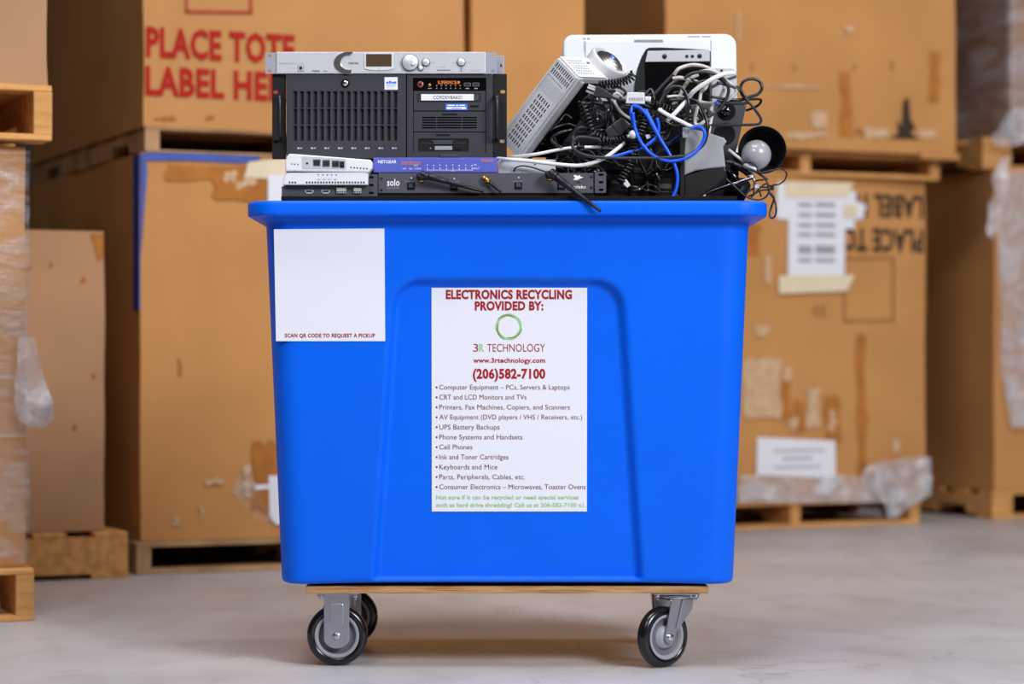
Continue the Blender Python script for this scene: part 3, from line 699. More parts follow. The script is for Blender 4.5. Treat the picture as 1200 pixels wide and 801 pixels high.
# --- long grey rack unit with ears
t = thing('rack_mixer', 'long dark grey wireless rack unit with solo lettering along the cart rim', 'electronics', (-.04, .1, ZBD))
F = Face((0, -.012, 0)); mb = MB(M_solo); mb.prism(rect(F, 443.6, 202.6, 695.2, 226, .001), -.003, 0, M_solo, F.M)
mb.text('solo', F, 453.7, 468.3, 217.6, 209.4, M_wht, .012, .0005); mb.text('Executive', F, 454, 468, 221, 218.7, M_wdim, 0, .0005)
mb.text('revolabs', F, 664, 686.5, 220.5, 217, M_wht, .01, .0005)
mb.prism([F.p(*q) for q in ((672, 205.5), (674, 204.8), (677, 206), (680, 205), (680, 207), (684, 207.6), (680, 209), (676, 211), (671.5, 210.5), (674, 208.5))][::-1], 0, .0006, M_wht, F.M)
mb.frect(F, 675.5, 212.6, 679.5, 214.2, 0, .0005, M_srvd)
for x, y in ((447, 208.7), (447, 222.3), (693, 207), (693, 219.6)): mb.fcirc(F, x, y, 1.6, 0, .001, M_srvd, 14)
for x in (480, 533, 607): mb.text('Channel', F, x - 6, x + 5, 213.2, 211.6, M_wdim, 0, .0005)
mb.build('faceplate', t)
mb = MB(M_blackm); c_ = F.p(433, 226); d_ = F.p(696.5, 204); mb.box(c_[0], -.0085, ZBD + .0006, d_[0], .275, 1.0225, M_blackm, None, .001); mb.build('chassis', t)
for x0, x1, hx in ((430.3, 442.5, 434), (697, 710.3, 704.3)):
    mb = MB(M_solo); y0, y1 = (204, 229.6) if x0 < 500 else (201.2, 225.8)
    hs = [slot(F, hx + (1 if x0 < 500 else 0), y0 + (y1 - y0) * q, 6, 2.8) for q in (.14, .5, .86)]
    mb.prism(rect(F, x0, y0, x1, y1, .001), -.003, 0, M_solo, F.M, hs); mb.build('rack_ear', t)
for x, y in ((481.7, 218), (532, 218.7), (607.4, 217.4), (657.7, 218.3)):
    mb = MB(M_black); mb.frect(F, x - 4.4, y - 4.2, x + 4.4, y + 4.2, 0, .0015, M_blackm, .0004); mb.frect(F, x - 2.8, y - 3, x + 2.8, y + 2, .0015, .0035, M_dgrey, .0008); mb.build('button', t)
    mb = MB(M_lgrey); mb.fcirc(F, x + .3, y - 9.2, 1.1, 0, .001, M_lgrey, 12); mb.build('indicator', t)
def antenna(label, base, tip, r0, r1, Y0, Y1, stub=False):
    P0 = at(*base, Y0); P1 = at(*tip, Y1); t = thing('antenna', label, 'antenna', tuple(P0))
    mb = MB(M_black); d = (P1 - P0); dn = d.normalized()
    if stub:
        mb.cyl(P0 + dn * .006, P1, r0, r1, M_black, 16, bev=.001); mb.build('whip', t)
        mb = MB(M_gold); mb.cyl(P0 + dn * .008, P0 - dn * .004, .0058, .0058, M_gold, 6); mb.cyl(P0 - dn * .004, P0 - dn * .009, .0042, .0042, M_gold, 16); mb.cyl(P0 + dn * .001, P0 + dn * .0035, .0066, .0066, M_gold, 18); mb.build('connector', t)
    else:
        k = P0 + d * .12
        mb.cyl(P0 - dn * .002, k, r0, r0 * .95, M_black, 18, bev=.002); mb.cyl(k, k + d * .3, r0 * .78, r0 * .62, M_black, 18, bev=.0006); mb.cyl(k + d * .3, P1, r0 * .6, r1, M_black, 18, bev=.0008); mb.build('whip', t)
        mb = MB(M_black); q = P0 + Vector((0, 0, -.003)); mb.cyl(P0 + Vector((0, .0, 0)), q + Vector((-.001, .004, -.006)), r0 * 1.12, r0, M_black, 18, bev=.001); mb.build('joint', t)
        mb = MB(M_gold); mb.cyl(q + Vector((-.001, .004, -.005)), q + Vector((-.001, .008, -.0095)), r0 * .85, r0 * .8, M_gold, 18); mb.build('connector', t)
antenna('short bent black antenna with brass fitting at its base near the solo lettering', (493.5, 204.5), (567, 224.5), .0088, .0030, -.032, -.024)
antenna('tiny black stub aerial with a brass screw fitting, between the two longer antennas', (570, 210.5), (587.3, 225), .0035, .0030, -.020, -.024, True)
antenna('longest black antenna hanging down over the blue rim', (645, 202), (704, 247.5), .0105, .0030, -.035, -.062)

# --- blue firewall router
t = thing('network_router', 'flat blue network firewall box directly under the right side of the black server', 'electronics', (-.16, .12, 1.0275))
F = Face((0, -.004, 0)); mb = MB(M_net); a = F.p(437.5, 203); b = F.p(583, 185.2)
mb.box(a[0], -.004, 1.0275, b[0], .24, 1.0588, M_net, None, .0015)
mb.text('NETGEAR', F, 443, 464.6, 191.2, 187.6, M_wht, .02); mb.text('ProSafe VPN Firewall', F, 470, 492.5, 191.2, 188.6, M_org, 0); mb.frect(F, 470, 191.9, 493, 192.5, 0, .0006, M_org)
mb.text('FVS318', F, 564, 577.5, 189.6, 186.6, M_org, .015)
for s_, x0, x1, y in (('PWR', 472, 476, 198.6), ('TEST', 479, 483.5, 198.6), ('INTERNET', 486, 494, 198.4), ('ACT', 485, 490, 194.6), ('LOCAL', 528, 533, 200.6), ('100', 555, 558.5, 193.8), ('LNK/ACT', 554, 562, 198)): mb.text(s_, F, x0, x1, y, y - 1.7, M_wht, 0)
mb.frect(F, 500, 199, 554, 199.4, 0, .0006, M_wht)
for i in range(8): u = 500.5 + i * 7.5; mb.frect(F, u, 196, u + .5, 199, 0, .0006, M_wht); mb.fcirc(F, u, 193.5 + (i % 2) * .5, .7, 0, .0006, M_wht, 8)
mb.build('case', t)

# --- pale switch right of it
t = thing('network_hub', 'small pale grey metal box beside the blue firewall, under the white cables', 'electronics', (.03, .1, 1.0275))
F = Face((0, .02, 0)); a = F.p(584.5, 203); b = F.p(651, 186.8); mb = MB(M_lgrey)
mb.box(a[0], .02, 1.0240, b[0], .16, b[1], M_lgrey, None, .0015); mb.frect(F, 585, 187, 650.5, 189, 0, .001, M_white2); mb.frect(F, 626, 192, 628, 193, 0, .001, M_srvd); mb.build('case', t)

# --- black rack server
YS = .06
F = Face((0, YS, 0)); t = thing('rack_server', 'large black rack server with a slotted drive door and side handles', 'server', (-.25, .28, 1.0605))
mb = MB(M_blackm); a = F.p(336, 186.3); b = F.p(578, 87.6); mb.box(a[0], YS + .012, a[1], b[0], YS + .44, b[1], M_blackm, None, .001); mb.build('chassis', t)
for x0, x1, hh in ((319.2, 335.2, ((323.3, 108), (323.6, 166))), (577.6, 594, ((589.2, 107.6), (588.7, 165.5)))):
    mb = MB(M_ear); mb.prism(rect(F, x0, 86.8, x1, 186.6, .002), .0, .004, M_ear, F.M, [slot(F, *q, 6, 4) for q in hh]); mb.build('rack_ear', t)
for x in (329.4, 582.4):
    mb = MB(M_ear); p0 = F.p(x, 112.5); p1 = F.p(x, 163.5)
    mb.tube([F.M @ Vector(q) for q in ((p0[0], p0[1], .003), (p0[0], p0[1] - .002, .022), (p0[0], p0[1] - .012, .033), (p0[0], (p0[1] + p1[1]) / 2, .035), (p0[0], p1[1] + .012, .033), (p0[0], p1[1] + .002, .022), (p0[0], p1[1], .003))], .0045, M_ear, 12); mb.build('handle', t)
# drive door with its slots
mb = MB(M_srv); holes = []
GX0, GX1, n_ = 342.3, 467.3, 16; st = (GX1 - GX0) / n_
for i in range(n_):
    u = GX0 + i * st
    for v0, v1 in ((107.8, 127.1), (128.1, 146.9), (147.9, 165.6)): holes.append(rect(F, u + 1.5, v0, u + st - 1.6, v1, .0004))
mb.prism(rect(F, 336.3, 87.4, 475.8, 186, .002), .004, .012, M_srv, F.M, holes, bev=.0008)
for i in range(n_):   # angled louvres behind the openings
    u = GX0 + i * st; p = F.p(u + 1.0, 166); q = F.p(u + st * .55, 107.5)
    mb.add([(p[0], p[1], .0105), (q[0], p[1], .0045), (q[0], q[1], .0045), (p[0], q[1], .0105), (p[0], p[1], .0035), (q[0], p[1], .0035), (q[0], q[1], .0035), (p[0], q[1], .0035)], [(0, 1, 2, 3), (4, 7, 6, 5), (0, 3, 7, 4), (1, 5, 6, 2), (0, 4, 5, 1), (3, 2, 6, 7)], M_fin, F.M)
mb.frect(F, 338, 104, 474, 168, -.001, .0033, M_srvd)
for i in range(8):
    u = 352 + 15.78 * i; mb.frect(F, u - 2.4, 169.6, u + 2.6, 170.6, .012, .0124, M_dgrey)
    mb.frect(F, u - 2.8, 173.2, u - .3, 175, .012, .0126, M_lgrey); mb.frect(F, u + .5, 173.2, u + 2.8, 175, .012, .0126, M_wdim)
mb.build('drive_door', t)
mb = MB(M_blackm); mb.fcirc(F, 405.2, 98.4, 5, .012, .0145, M_blackm, 28, .0006); mb.fcirc(F, 405.2, 98.4, 3.2, .0145, .0165, M_chrome, 24, .0005); mb.fcirc(F, 405.2, 98.4, 1.5, .0165, .0168, M_gold, 16); mb.frect(F, 404.7, 97.2, 405.7, 99.6, .0168, .017, M_srvd); mb.build('door_lock', t)
mb = MB(M_paper); mb.frect(F, 451, 91.2, 466.3, 105.8, .012, .0126, M_paper); [mb.frect(F, a_, b_, a_ + 2.6, 98.6, .0126, .013, M_bst) for a_, b_ in ((453.2, 96.6), (456.4, 95.6), (459.6, 96.8), (462.2, 96.2))]; mb.frect(F, 453, 100.4, 464, 100.9, .0126, .013, M_bst); mb.frect(F, 454, 102.6, 463, 103, .0126, .013, M_grayink); lab(mb.build('sticker', t), 'small white square sticker with blue writing')
# right side frame and bays
mb = MB(M_srv); mb.prism(rect(F, 477, 87.4, 577.3, 186, .002), .002, .010, M_srv, F.M, [rect(F, 484, 92, 569.6, 179.6, .001)], bev=.0008); mb.frect(F, 516, 181.2, 539, 184.6, .010, .0135, M_dgrey, .0006); mb.build('bay_frame', t)
mb = MB(M_gloss); mb.frect(F, 484.6, 92.8, 569.2, 105.8, .001, .0068, M_gloss, .0005)
mb.text('SUPERMICR', F, 513, 535.4, 99, 95, M_org, .012, .0072); mb.fcirc(F, 537.3, 97, 1.8, .0068, .0074, M_org, 14)
mb.fcirc(F, 492.8, 99.3, 3.6, .0068, .0085, mat('copper_button', (190, 110, 90), .35, .6), 22, .0004); mb.fcirc(F, 492.8, 99.3, 1.8, .0085, .0088, M_srvd, 14); mb.fcirc(F, 503.7, 100, 2, .0068, .008, M_gold, 16); mb.frect(F, 501.5, 103.6, 506, 104.4, .0068, .0072, M_wdim)
for i in range(6):
    u = 511.8 + i * 5.5; mb.fcirc(F, u, 100.8, .8, .0068, .0072, M_wdim if i < 4 else M_org, 8); mb.fcirc(F, u, 104, 1.1, .0068, .0072, M_wdim, 3)
for u in (547.7, 557.8):
    mb.prism(rect(F, u - 4, 97.4, u + 4, 101.6, .0015), .0068, .0085, M_zinc, F.M); mb.prism(rect(F, u - 3.3, 98, u + 3.3, 101, .001), .0085, .0088, M_srvd, F.M); mb.frect(F, u - 2, 103.4, u + 2, 104.6, .0068, .0072, M_wdim)
lab(mb.build('control_panel', t), 'glossy black panel with orange lettering')
mb = MB(M_srv); mb.frect(F, 484.8, 107, 569, 130, .001, .0075, M_srv, .0006); mb.prism(rect(F, 489, 110, 564, 119.6, .0012), .0075, .0083, M_srvd, F.M)
mb.frect(F, 493.6, 110.8, 555.3, 118.2, .0083, .0095, M_paper, .0003); mb.frect(F, 556, 111.5, 561, 117.6, .0083, .009, M_dgrey)
mb.text('CORDEVBAK01', F, 508, 541.5, 116.6, 112.6, M_blkink, 0, .0098, res=3)
mb.prism(rect(F, 522, 122, 547.8, 129.4, .0012), .0075, .0082, M_bst, F.M); mb.frect(F, 523.6, 125.6, 546.2, 128.4, .0082, .0085, M_paper); mb.frect(F, 524.5, 123.2, 533, 124.4, .0082, .0086, M_wht); mb.frect(F, 534.5, 123.2, 537, 124.4, .0082, .0086, M_wht); mb.frect(F, 538.5, 123.2, 545, 124.4, .0082, .0086, M_wht); mb.frect(F, 529, 126.5, 541, 127.6, .0085, .0088, M_grayink)
mb.frect(F, 551.3, 123.8, 561, 125.8, .0075, .009, M_blackm, .0004); mb.fcirc(F, 517.3, 126, .8, .0075, .0079, M_dgrey, 8)
lab(mb.build('tape_drive', t), 'drive bay with a white label strip')
mb = MB(M_srv); sl_ = [rect(F, a_, 137.2 + 3 * i, b_, 139 + 3 * i, .0003) for i in range(5) for a_, b_ in ((494.6, 511.2), (512.3, 540.7), (541.8, 558.8))]
mb.prism(rect(F, 484.8, 131, 569, 154.6, .0005), .004, .0075, M_srv, F.M, sl_); mb.frect(F, 486, 132, 568, 154, .001, .0038, M_srvd); mb.frect(F, 518, 133.6, 535.6, 135.4, .0075, .0079, M_blackm); mb.build('vent_bay', t)
mb = MB(M_srv); mb.prism(rect(F, 484.8, 155.6, 569, 179.2, .0005), .002, .0075, M_srv, F.M, [rect(F, 490.5, 162.6, 549.3, 177.5, .001)]); mb.frect(F, 491, 163, 549, 177.2, .001, .0058, M_black, .0004)
mb.frect(F, 493.6, 167, 546.5, 169, .0058, .0066, M_srvd); mb.prism([F.p(*q) for q in ((508, 169.2), (530, 169.2), (530, 166.4), (533, 164.6), (505, 164.6), (508, 166.4))], .0058, .008, M_dgrey, F.M)
mb.frect(F, 509.6, 171.4, 530, 176, .0058, .0075, M_grey, .0004); mb.frect(F, 533.6, 172, 540.5, 175.6, .0058, .009, M_black, .0005); mb.fcirc(F, 504.5, 174, .8, .0058, .0064, M_green, 8); mb.frect(F, 511, 157.6, 527, 159.6, .0075, .0079, M_blackm); lab(mb.build('floppy_drive', t), 'floppy disk slot with a grey tag')

# --- silver conference unit on the server
YC = .048
F = Face((0, YC, 0)); t = thing('conference_mixer', 'slim silver audio rack unit with round dial and small screen, on top of the server', 'electronics', (-.27, .2, 1.2395))
a = F.p(324, 86.4); b = F.p(569, 61); mb = MB(M_silver); mb.box(a[0], YC - .004, a[1], b[0], YC + .004, b[1], M_silver, None, .0012)
F = Face((0, YC - .004, 0))
mb.text('CONVERGE PRO 840T', F, 326.5, 346.8, 75, 73.6, M_grey, 0); mb.text('USB', F, 350.4, 354.4, 74.6, 73.6, M_grey, 0); mb.text('ClearOne', F, 408.3, 419.8, 75, 72.6, M_dgrey, .012, res=3)
for i in range(6): mb.frect(F, 366 + i * 1.5, 82.4, 367 + i * 1.5, 83.8, 0, .0005, M_dgrey)
for i in range(2): mb.frect(F, 379.6 + i * 2.2, 82.4, 380.6 + i * 2.2, 83.8, 0, .0005, M_dgrey)
for i in range(8): mb.fcirc(F, 512.8 + i * 2, 82.2, .7, 0, .0006, M_dgrey, 8)
mb.text('LEVEL', F, 516, 522, 78.8, 77.6, M_grey, 0); mb.text('CLEARONE', F, 550, 562.5, 83, 82, M_grey, 0)
for s_, x0, x1 in (('MENU', 467, 470.6), ('ENTER', 505, 509.4), ('VOLUME', 530.6, 535.6), ('OFF ON', 547, 552.4)): mb.text(s_, F, x0, x1, 74, 72.8, M_grey, 0)
for y in (79.2, 81.8): mb.frect(F, 540, y, 541, y + 1.5, 0, .0006, M_dgrey)
mb.build('front_panel', t)
mb = MB(M_silverd); mb.box(F.p(326, 80)[0], YC + .005, a[1] + .003, F.p(568, 80)[0], YC + .25, b[1] - .001, M_silverd, None, .001); mb.build('case', t)
F2 = Face((0, YC, 0))
for x0, x1, hx in ((311.2, 323.6, 316), (569.5, 582.4, 577.7)):
    mb = MB(M_silverd); mb.prism(rect(F2, x0, 61.6, x1, 86.3, .001), -.002, .0015, M_silverd, F2.M, [slot(F2, hx, 65.5, 5, 3), slot(F2, hx, 83.2, 5, 3)]); mb.build('rack_ear', t)
mb = MB(M_silverd); p0 = F2.p(582.4, 86.6); p1 = F2.p(590.8, 64); mb.box(p0[0] - .02, YC + .02, p0[1], p1[0], YC + .022, p1[1], M_silverd, None, .0005); c_ = at(587.3, 76.6, YC + .0195); mb.box(c_.x - .0016, YC + .0192, c_.z - .0026, c_.x + .0016, YC + .0198, c_.z + .0026, M_srvd); mb.build('bracket', t)
mb = MB(M_chrome); k = F.p(1, 0)[0] - F.p(0, 0)[0]; c0 = F.p(408.7, 73.8); c1 = F.p(408.9, 73.4); o_ = [(c0[0] + 17.4 * k * math.cos(R(q)), c0[1] + 13.2 * k * math.sin(R(q))) for q in range(72, 292, 10)]; i_ = [(c1[0] + 9.6 * k * math.cos(R(q)), c1[1] + 8.4 * k * math.sin(R(q))) for q in range(290, 70, -10)]
mb.prism(o_ + i_, 0, .002, M_chrome, F.M, bev=.0004); lab(mb.build('emblem', t), 'chrome crescent emblem')
mb = MB(M_lgrey); mb.frect(F, 349, 76, 356.2, 83.4, 0, .0012, M_grey); mb.frect(F, 350, 77, 355.2, 82.6, .0012, .0018, M_white2); mb.frect(F, 350.8, 77.8, 354.4, 81.8, .0018, .0022, M_srvd); mb.build('usb_socket', t)
mb = MB(M_silver); mb.prism([F.p(*q) for q in ((426.8, 62.6), (461.4, 62.6), (461, 80.5), (455, 82), (444, 82.8), (433, 82), (427.2, 80.5))][::-1], 0, .002, M_white2, F.M, bev=.0006); mb.frect(F, 429, 63.4, 459, 78, .002, .0026, M_lcd, .0003); mb.fcirc(F, 444, 80.6, .8, .002, .0026, M_silverd, 8); lab(mb.build('screen', t), 'small brown screen in a pale surround')
for x, y, r_, n_ in ((480.7, 73.4, 9.3, 'dial'), (499.2, 73, 4.3, 'button'), (493, 79.9, 2.8, 'button'), (540.6, 72.8, 4.4, 'button')):
    mb = MB(M_silver); mb.fcirc(F, x, y, r_ + .7, 0, .0012, M_dgrey, 40); mb.fcirc(F, x, y, r_, .0012, .007 if n_ == 'dial' else .005, M_silver, 40, .0012)
    if n_ == 'dial': mb.fcirc(F, x + 3.2, y + 2.8, 2.1, .007, .0074, M_silverd, 20)
    mb.build(n_, t)

# ------------------------------------------------------------------ the heap on the right of the cart
# --- white printer at the back
t = thing('printer', 'large white printer with rounded corners standing behind the cable heap', 'printer', (.26, .5, ZBD))
F = Face((0, .36, 0)); a = F.p(660, 300); b = F.p(863, 39.5)
mb = MB(M_prn); out = [F.p(*q) for q in ()]
pts = rrect(a[0], ZBD, b[0], b[1], .001)
p_ = [(a[0], ZBD), (b[0] + .006, ZBD), (b[0] + .002, b[1] - .16)] + [(b[0] - .026 + .026 * math.cos(R(q)), b[1] - .026 + .026 * math.sin(R(q))) for q in range(0, 91, 15)] + [(a[0] + .022 + .022 * math.cos(R(q)), b[1] - .024 + .022 * math.sin(R(q))) for q in range(90, 181, 15)]
mb.prism(p_, -.26, 0, M_prn, F.M, bev=.006); lab(mb.build('case', t), 'white rounded case')
mb = MB(M_prn); mb.prism([F.p(*q) for q in ((686, 150), (686, 48.5), (833, 46.5), (838, 150))][::-1], .0002, .0035, M_prn, F.M, bev=.0012); mb.frect(F, 743, 46.6, 777, 49.8, .001, .0042, M_grey, .0006); mb.frect(F, 832.5, 47, 833.4, 150, .0035, .0038, M_grayink)
mb.frect(F, 685.4, 48, 686.2, 60, .0035, .0038, M_grayink); mb.build('front_cover', t)
mb = MB(M_grayink); mb.frect(F, 806, 42.2, 820, 43.4, 0, .0006, M_grayink); mb.frect(F, 822, 42.2, 833, 43.4, 0, .0006, M_grayink); mb.frect(F, 683, 44.5, 686, 46, 0, .0006, M_grayink); mb.frect(F, 688, 44.5, 691, 46, 0, .0006, M_grayink); mb.build('printed_marks', t)

# --- tilted white vented projector
B = at(678, 91, .045)
e1 = Vector((-71 / 127.2, .434, -90 / 127.2)).normalized(); e3 = Vector((43 / 78.2, .83, 6 / 78.2)); e3 = (e3 - e1 * e3.dot(e1)).normalized(); e2 = e3.cross(e1)
if e2.x < 0: e2 = -e2
SB = 5.045 / FPX; L1, L2, L3 = 127.2 * SB, 37 * SB, 78.2 * SB
# local frame: x = along the long side, y = towards A (minus e2), z = outwards
def frame(o, u, v):
    n_ = u.cross(v); return Face(None, 0, Matrix(((u.x, v.x, n_.x, o.x), (u.y, v.y, n_.y, o.y), (u.z, v.z, n_.z, o.z), (0, 0, 0, 1))))
t = thing('projector', 'tilted white vented projector with a domed mirror lens at its upper end', 'projector', tuple(B + e1 * L1))
Mx = Matrix(((e1.x, -e2.x, e3.x, B.x), (e1.y, -e2.y, e3.y, B.y), (e1.z, -e2.z, e3.z, B.z), (0, 0, 0, 1)))
mb = MB(M_white2); mb.box(0, 0, 0, L1, L2, L3 * .96, M_white2, Mx, .004, 3); mb.build('case', t)
# vent face: spanned by e1 and -e2, normal -e3
FV = frame(B - e3 * .0002, e1, -e2)
if FV.M.col[2].xyz.dot(e3) > 0: FV = frame(B - e3 * .0002 + -e2 * L2, e1, e2)
def vx(q): return q * L1
mb = MB(M_white2); holes = []
def bars(x0, x1, nx, y0, y1, ny, fx=.45, fy=.8):
    for i in range(nx):
        for j in range(ny):
            u = x0 + (x1 - x0) * (i + .5) / nx; v = y0 + (y1 - y0) * (j + .5) / ny; hx = (x1 - x0) / nx * fx / 2; hy = (y1 - y0) / ny * fy / 2
            holes.append([(u - hx, v - hy), (u + hx, v - hy), (u + hx, v + hy), (u - hx, v + hy)])
W2 = L2
bars(L1 * .03, L1 * .165, 2, W2 * .08, W2 * .92, 10, .82, .55)
bars(L1 * .175, L1 * .20, 1, W2 * .08, W2 * .80, 10, .6, .45)
bars(L1 * .38, L1 * .93, 9, W2 * .22, W2 * .82, 6, .78, .52)
mb.prism(rrect(.002, .002, L1 - .002, W2 - .002, .002), .0003, .0028, M_white2, FV.M, holes)
mb.prism(rrect(.004, .004, L1 - .004, W2 - .004, .001), .0001, .0004, M_srvd, FV.M)
for i in range(11): y = W2 * (.1 + .8 * i / 10); mb.box(L1 * .21, y - .0004, .0028, L1 * .34, y + .0004, .0036, M_lgrey, FV.M)
for y in (W2 * .045, W2 * .955): mb.box(L1 * .01, y - .0014, .0028, L1 * .99, y + .0014, .0052, M_white2, FV.M, .0005)
lab(mb.build('vent_panel', t), 'long panel of small vent slots')
# top face spanned by e3 and -e2, normal -e1
FT = frame(B - e1 * .0002, e3, -e2)
if FT.M.col[2].xyz.dot(e1) > 0: FT = frame(B - e1 * .0002 - e2 * L2, e3, e2)
flipT = FT.M.col[1].xyz.dot(e2) > 0
mb = MB(M_white); holes = []
for i in range(7):
    for j in range(6):
        u = L3 * (.06 + .48 * (i + .5) / 7) + (j % 2) * .002; v = L2 * (.12 + .74 * (j + .5) / 6); holes.append([(u - .0030, v - .0024), (u + .0030, v - .0024), (u + .0030, v + .0024), (u - .0030, v + .0024)])
mb.prism(rrect(.001, .001, L3 * .80, L2 - .001, .002), 0, .0025, M_white, FT.M, holes); mb.prism(rrect(.003, .003, L3 * .7, L2 - .003, .002), .0001, .0006, M_dgrey, FT.M); lab(mb.build('perforated_top', t), 'white top panel with a grid of holes')
cc = (L3 * 1.08, L2 * .56); k = .0455
mb = MB(M_white2); Ml = FT.M @ T(cc[0], cc[1], .006); mb.lathe([(0, -.035), (k * .95, -.035), (k, -.028), (k * 1.0, .012), (k * .97, .0165), (k * .90, .0175), (k * .87, .015), (k * .84, .006)], M_white2, Ml, 48); mb.build('lens_housing', t)
mb = MB(M_chrome); mb.lathe([(k * .84, .006), (k * .8, .010), (k * .66, .0165), (k * .6, .0155), (k * .48, .021), (k * .42, .020), (k * .3, .0245), (k * .24, .0235), (k * .1, .0262), (0, .0265)], M_chrome, Ml, 48); mb.lathe([(k * .12, .026), (k * .08, .028), (0, .029)], M_cbl, Ml, 16); lab(mb.build('lens', t), 'ringed chrome dome lens')
mb = MB(M_srvd); q = (L3 * .66, L2 * (.72 if not flipT else .28)); mb.prism([(q[0] + .0075 * math.cos(i * .3927), q[1] + .0028 * math.sin(i * .3927)) for i in range(16)], .0025, .0032, M_dgrey, FT.M); mb.build('emblem', t)
# the dark underside with its pale lip, spanned by e1 and e3
FB = frame(B, e1, e3); s_ = 1 if FB.M.col[2].xyz.dot(e2) > 0 else -1
mb = MB(M_blackm); mb.box(L1 * .06, L3 * .22, s_ * -.002, L1 * .97, L3 * .90, s_ * .0035, M_blackm, FB.M, .001)
mb.box(L1 * .0, L3 * .0, s_ * -.001, L1 * 1.0, L3 * .10, s_ * .004, M_white2, FB.M, .0015); mb.box(L1 * .04, L3 * .12, s_ * -.001, L1 * .99, L3 * .2, s_ * .006, M_lgrey, FB.M, .0015)
for u, v in ((.74, .3), (.79, .31), (.88, .34), (.93, .3), (.9, .42)): mb.box(L1 * u, L3 * v, s_ * .003, L1 * u + .003, L3 * v + .003, s_ * .0045, M_zinc, FB.M, .0006)
mb.lathe([(.0, .0), (.009, 0), (.009, .004), (.006, .006), (0, .006)], M_black, FB.M @ T(L1 * .95, L3 * .28, 0) @ (Matrix.Scale(s_, 4, (0, 0, 1))), 20)
lab(mb.build('base_plate', t), 'matte black underside with pale lip')

# --- black box added for dark depth behind the heap, and the gloss black box with a silver bar
a = at(640, 235, .285); b = at(742, 118, .285); t = thing('dark_filler', 'matte black computer case added as dark mass behind the cables, right of the tilted projector', 'filler', (.1, .3, ZBD))
mb = MB(M_blackm); mb.box(a.x + .0, .285, ZBD, b.x - .003, .352, b.z, M_blackm, None, .002); mb.build('case', t)
mb = MB(M_black)
for i in range(6): mb.box(a.x + .01, .2835, ZBD + .02 + i * .03, b.x - .015, .2848, ZBD + .035 + i * .03, M_black, None, .0004)
mb.build('filler_slats', t)
t = thing('media_player', 'upright gloss black box with a silver bar of round jacks, in front of the printer', 'electronics', (.33, .25, ZBD))
F = Face((0, .21, 0)); mb = MB(M_gloss)
prf = [F.p(*q) for q in ((743, 260), (833, 260), (833, 60), (829, 58), (800, 56.5), (775, 55.4), (761, 55.5), (757, 57.5), (752, 66), (747, 80), (744, 98), (743, 120))]; prf[0] = (prf[0][0], ZBD); prf[1] = (prf[1][0], ZBD)
mb.prism(prf, -.06, 0, M_black, F.M, bev=.002); mb.build('case', t)
mb = MB(M_gloss); mb.prism([F.p(*q) for q in ((757, 128), (831, 128), (831, 74), (755.5, 74))], .0002, .002, M_gloss, F.M, bev=.0005); mb.build('front_glass', t)
mb = MB(M_silver); mb.prism([F.p(*q) for q in ((756, 72.8), (831.5, 72.2), (831.5, 60), (828, 58.6), (759, 60)) ], .0002, .005, M_silver, F.M, bev=.0008); mb.build('silver_bar', t)
for x, y, r_ in ((778.6, 66.4, 2.9), (804.7, 66.3, 1.9), (811.2, 66.3, 1.9), (819.6, 66, 2.7)):
    mb = MB(M_dgrey); mb.fcirc(F, x, y, r_, .005, .0065, M_dgrey, 20, .0004); mb.fcirc(F, x, y, r_ * .5, .0065, .0068, M_srvd, 14); mb.build('jack', t)
t = thing('disk_enclosure', 'pale grey upright box with a small square hole, behind the cables beside the printer edge', 'electronics', (.45, .26, ZBD))
F = Face((0, .245, 0)); a = F.p(834, 235); b = F.p(863, 79.8); mb = MB(M_lgrey); mb.prism([(a[0], ZBD), (b[0], ZBD)] + [(b[0] - .012 + .012 * math.cos(R(q)), b[1] - .012 + .012 * math.sin(R(q))) for q in range(0, 91, 18)] + [(a[0], b[1])], -.05, 0, M_lgrey, F.M, bev=.0015); mb.build('case', t)
mb = MB(M_srvd); mb.frect(F, 844.3, 81.3, 847, 83.8, 0, .0008, M_srvd); mb.prism([F.p(*q) for q in ((834, 100), (850, 92), (863, 88), (863, 91), (850, 96), (834, 104))], .0, .0008, M_dgrey, F.M); mb.build('slot', t)

# --- dark desk phone
t = thing('desk_phone', 'dark grey desk phone base on end with round handset cradles and keypad', 'telephone', (.4, .15, ZBD))
F = Face((0, .135, 0)); base = [F.p(*q) for q in ((803, 225), (846, 225), (853, 205), (864, 172), (874.5, 124), (872, 121.5), (822, 121), (800, 124))]; base[0] = (base[0][0], ZBD); base[1] = (base[1][0], ZBD)
mb = MB(M_dgrey); mb.prism(base, -.035, 0, M_dgrey, F.M, bev=.002); mb.build('case', t)
for x, y, r_ in ((851, 130, 9.5), (849, 157, 11)):
    mb = MB(M_black); c_ = F.p(x, y); kk = F.p(1, 0)[0] - F.p(0, 0)[0]
    mb.lathe([(r_ * kk * 1.16, 0), (r_ * kk * 1.1, .0022), (r_ * kk, .002), (r_ * kk * .8, .0008), (0, .0004)], M_blackm, F.M @ T(c_[0], c_[1], 0), 28); mb.build('cradle', t)
mb = MB(M_black)
mb.lathe([(0, .012), (.0075, .012), (.0105, .009), (.011, 0), (0, 0)], M_gloss, F.M @ T(*F.p(850, 130.5), .001), 18)
for i in range(7): q = R(51 * i); c_ = F.p(850, 130.5); mb.cyl((c_[0] + .008 * math.cos(q), c_[1] + .008 * math.sin(q), .011), (c_[0] + .008 * math.cos(q), c_[1] + .008 * math.sin(q), .0125), .0012, None, M_wdim, 8, True, F.M)
lab(mb.build('hook_button', t), 'glossy black round plunger')
